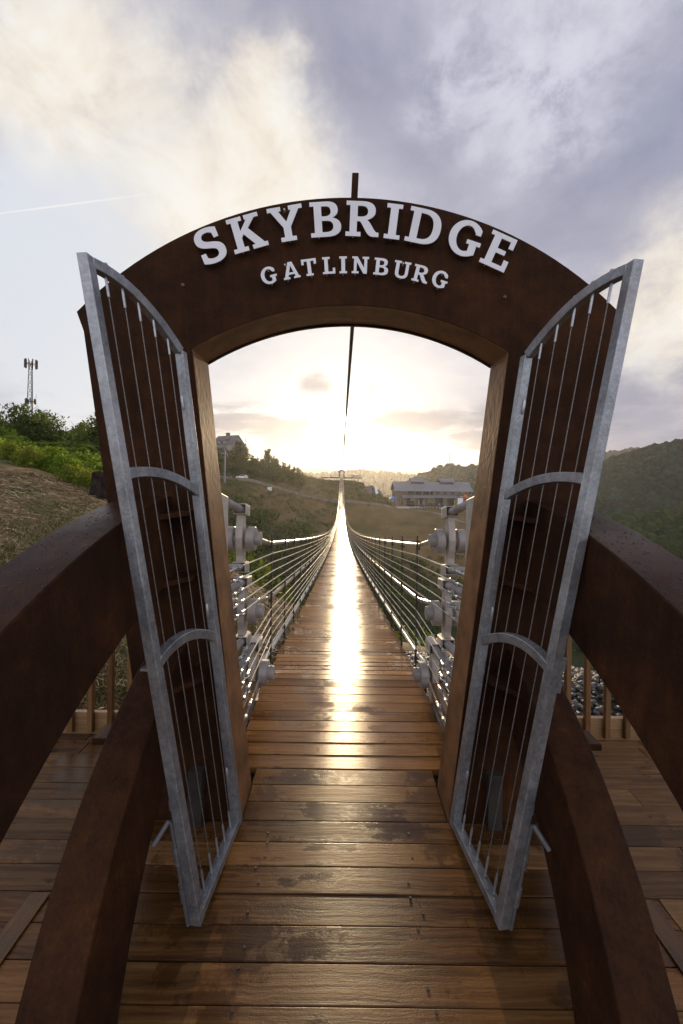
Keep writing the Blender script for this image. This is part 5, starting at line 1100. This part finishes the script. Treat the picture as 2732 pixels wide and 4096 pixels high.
# ------------------------------------------------------------------ wooded hills
def hill(name, ridge, base_y, base_z, nx=90, ny=34, back=200, seed=0, rough=6):
    """ridge: (x, y, z) crest points; front slope runs down towards the camera side"""
    Rg = np.array(ridge, float); t = np.linspace(0, 1, nx); s = np.linspace(0, 1, len(Rg)); cx, cyy, cz = (np.interp(t, s, Rg[:, i]) for i in range(3))
    cz = cz+vnoise(cx, cx*0, 60, seed)*rough+vnoise(cx, cx*0, 22, seed+1)*rough*.5
    u = np.linspace(-.5, 1, ny); X, Y, Z = [], [], []
    for k in u:
        if k >= 0: f = 1-k; y = cyy+(base_y-cyy)*k; z = base_z+(cz-base_z)*(f**1.15); x = cx*(1+(y/cyy-1)*.75)
        else: y = cyy-k*2*back; z = cz+(base_z-cz)*min(1, (-k*2)**1.3); x = cx
        z = z+vnoise(x, y, 45, seed+2)*rough*.9*(1-abs(k))*(1 if k > .03 or k < -.03 else .2); X.append(x); Y.append(y+0*x); Z.append(z)
    X, Y, Z = map(np.array, (X, Y, Z)); I = np.arange(ny*nx).reshape(ny, nx)
    f = np.c_[I[:-1, :-1].ravel(), I[:-1, 1:].ravel(), I[1:, 1:].ravel(), I[1:, :-1].ravel()]
    v = np.c_[X.ravel(), Y.ravel(), Z.ravel()]; o = fastmesh(name, M['hill'], v, f, col=np.tile((.028, .042, .018), (len(v), 1)), smooth=True); tag(o, kind='structure'); return X, Y, Z
def wood(name, XYZ, n, size, pal, lo=0.0, sub=2, jit=.14, sm=False):
    X, Y, Z = XYZ; ny, nx = X.shape; i = rng.uniform(ny*(.30+lo), ny-1.01, n); j = rng.uniform(0, nx-1.01, n); a, b = i.astype(int), j.astype(int); fi, fj = i-a, j-b
    def s(A): return (A[a, b]*(1-fi)+A[a+1, b]*fi)*(1-fj)+(A[a, b+1]*(1-fi)+A[a+1, b+1]*fi)*fj
    P = np.c_[s(X), s(Y), s(Z)]; r = size*rng.uniform(.55, 1.25, n); S = np.c_[r, r, r*rng.uniform(.85, 1.35, n)]; P[:, 2] += r*.5
    pal = np.array(pal); c = pal[rng.choice(len(pal), n)]*rng.uniform(.65, 1.35, (n, 1)); blobs(name, M['crown'], P, S, c, sub, jit, 'stuff', smooth=sm)
G1 = [(.011, .027, .022), (.016, .035, .023), (.008, .021, .019), (.020, .038, .024), (.024, .031, .024)]
h1 = hill('hill', [(150, 640, -30), (260, 610, -8), (330, 590, 8), (395, 580, 30), (450, 560, 52), (560, 540, 86), (700, 500, 120)], 250, -75, seed=3, rough=7, nx=110, ny=44); wood('hillside_forest', h1, 10500, 4.6, G1)
h1b = hill('hill', [(110, 330, -52), (190, 320, -36), (260, 300, -22), (340, 280, -8), (420, 250, 10)], 120, -80, seed=9, rough=6, nx=70, ny=30, back=60); wood('lower_forest', h1b, 4200, 3.7, [(.021, .038, .014), (.030, .048, .014), (.016, .029, .013), (.032, .041, .017)])
h2 = hill('hill', [(60, 640, -50), (95, 620, -12), (118, 610, 4), (140, 600, 15), (162, 600, 22), (185, 600, 18), (205, 600, 19), (225, 600, 15), (270, 610, 4), (340, 630, -20)], 330, -60, seed=5, rough=2.2, nx=80); wood('knoll_forest', h2, 4200, 4.2, G1)
h3 = hill('hill', [(500, 1250, 60), (700, 1250, 78), (850, 1250, 85), (950, 1200, 100), (1300, 1100, 120)], 700, -60, seed=6, rough=5); wood('ridge_forest', h3, 2600, 9, G1)
h4 = hill('far_ridge', [(-300, 1500, 8), (-80, 1500, 14), (20, 1500, 22), (60, 1500, 30), (110, 1500, 24), (200, 1500, 20), (320, 1500, 8), (480, 1500, 0)], 900, -70, seed=7, rough=4, back=400); wood('far_ridge_forest', h4, 3600, 6, G1, sub=2, jit=.03, sm=True)
h5 = hill('mountain_ridge', [(-900, 3200, 90), (-350, 3200, 70), (-150, 3200, 82), (-50, 3200, 60), (120, 3200, 60), (260, 3200, 82), (420, 3200, 62), (900, 3200, 55), (1080, 3200, 118), (1300, 3200, 90), (2400, 3200, 180)], 1800, -80, seed=8, rough=7, back=600)
h6 = hill('left_hill', [(-900, 700, 70), (-600, 650, 50), (-420, 600, 30), (-250, 560, 12), (-120, 560, 0), (-20, 560, -30)], 330, -40, seed=11, rough=5); wood('left_forest', h6, 2600, 6, G1)
lattice(162, 600, 21, 21, 2.6, 1.0, 'thin radio mast on top of the wooded knoll', False)
for (x, y, z, w, d, h), lb in (((233, 585, 7.5, 13, 9, 5.5), 'white hillside house among trees on the right shoulder of the knoll'), ((256, 580, 3.5, 9, 7, 3), 'low pale shed right of the white hillside house'), ((166, 588, 13.5, 9, 6, 3), 'pale roofed cabin just under the knoll top')):
    q = thing('hillside_house', lb, 'house', (x, y, z)); pbox('wall', M['white'], x-w/2, x+w/2, y-d/2, y+d/2, z-4, z+h*.6, q); mb = MB(); mb.add([(x-w*.55, y-d*.6, z+h*.6), (x+w*.55, y-d*.6, z+h*.6), (x+w*.55, y+d*.6, z+h*.6), (x-w*.55, y+d*.6, z+h*.6), (x-w*.5, y, z+h), (x+w*.5, y, z+h)], [(0, 1, 5, 4), (2, 3, 4, 5), (1, 2, 5), (3, 0, 4), (3, 2, 1, 0)]); mb.build('roof', M['greytrim'], q)
vf = MB(); vf.add([(-6000, -3000, -90), (6000, -3000, -90), (6000, 7000, -90), (-6000, 7000, -90)], [(0, 1, 2, 3)]); o = vf.build('valley_floor', simple('valley_floor', (.035, .045, .02), .95, 0, .3, .01, 0)); tag(o, kind='structure')

# ------------------------------------------------------------------ air
HAZE = .00012
hz_ = MB(); hz_.box((0, 1700, 45), (3400, 4200, 272)); ho = hz_.build('haze', None or bpy.data.materials.new('haze')); tag(ho, kind='stuff')
hm = ho.data.materials[0]; hm.use_nodes = True; t = NT(hm.node_tree); t.n.clear(); out = t.node('ShaderNodeOutputMaterial'); pv = t.node('ShaderNodeVolumePrincipled')
pv.inputs['Color'].default_value = (.93, .93, .95, 1); pv.inputs['Density'].default_value = HAZE; pv.inputs['Anisotropy'].default_value = .70; t.l.new(pv.outputs[0], out.inputs['Volume'])
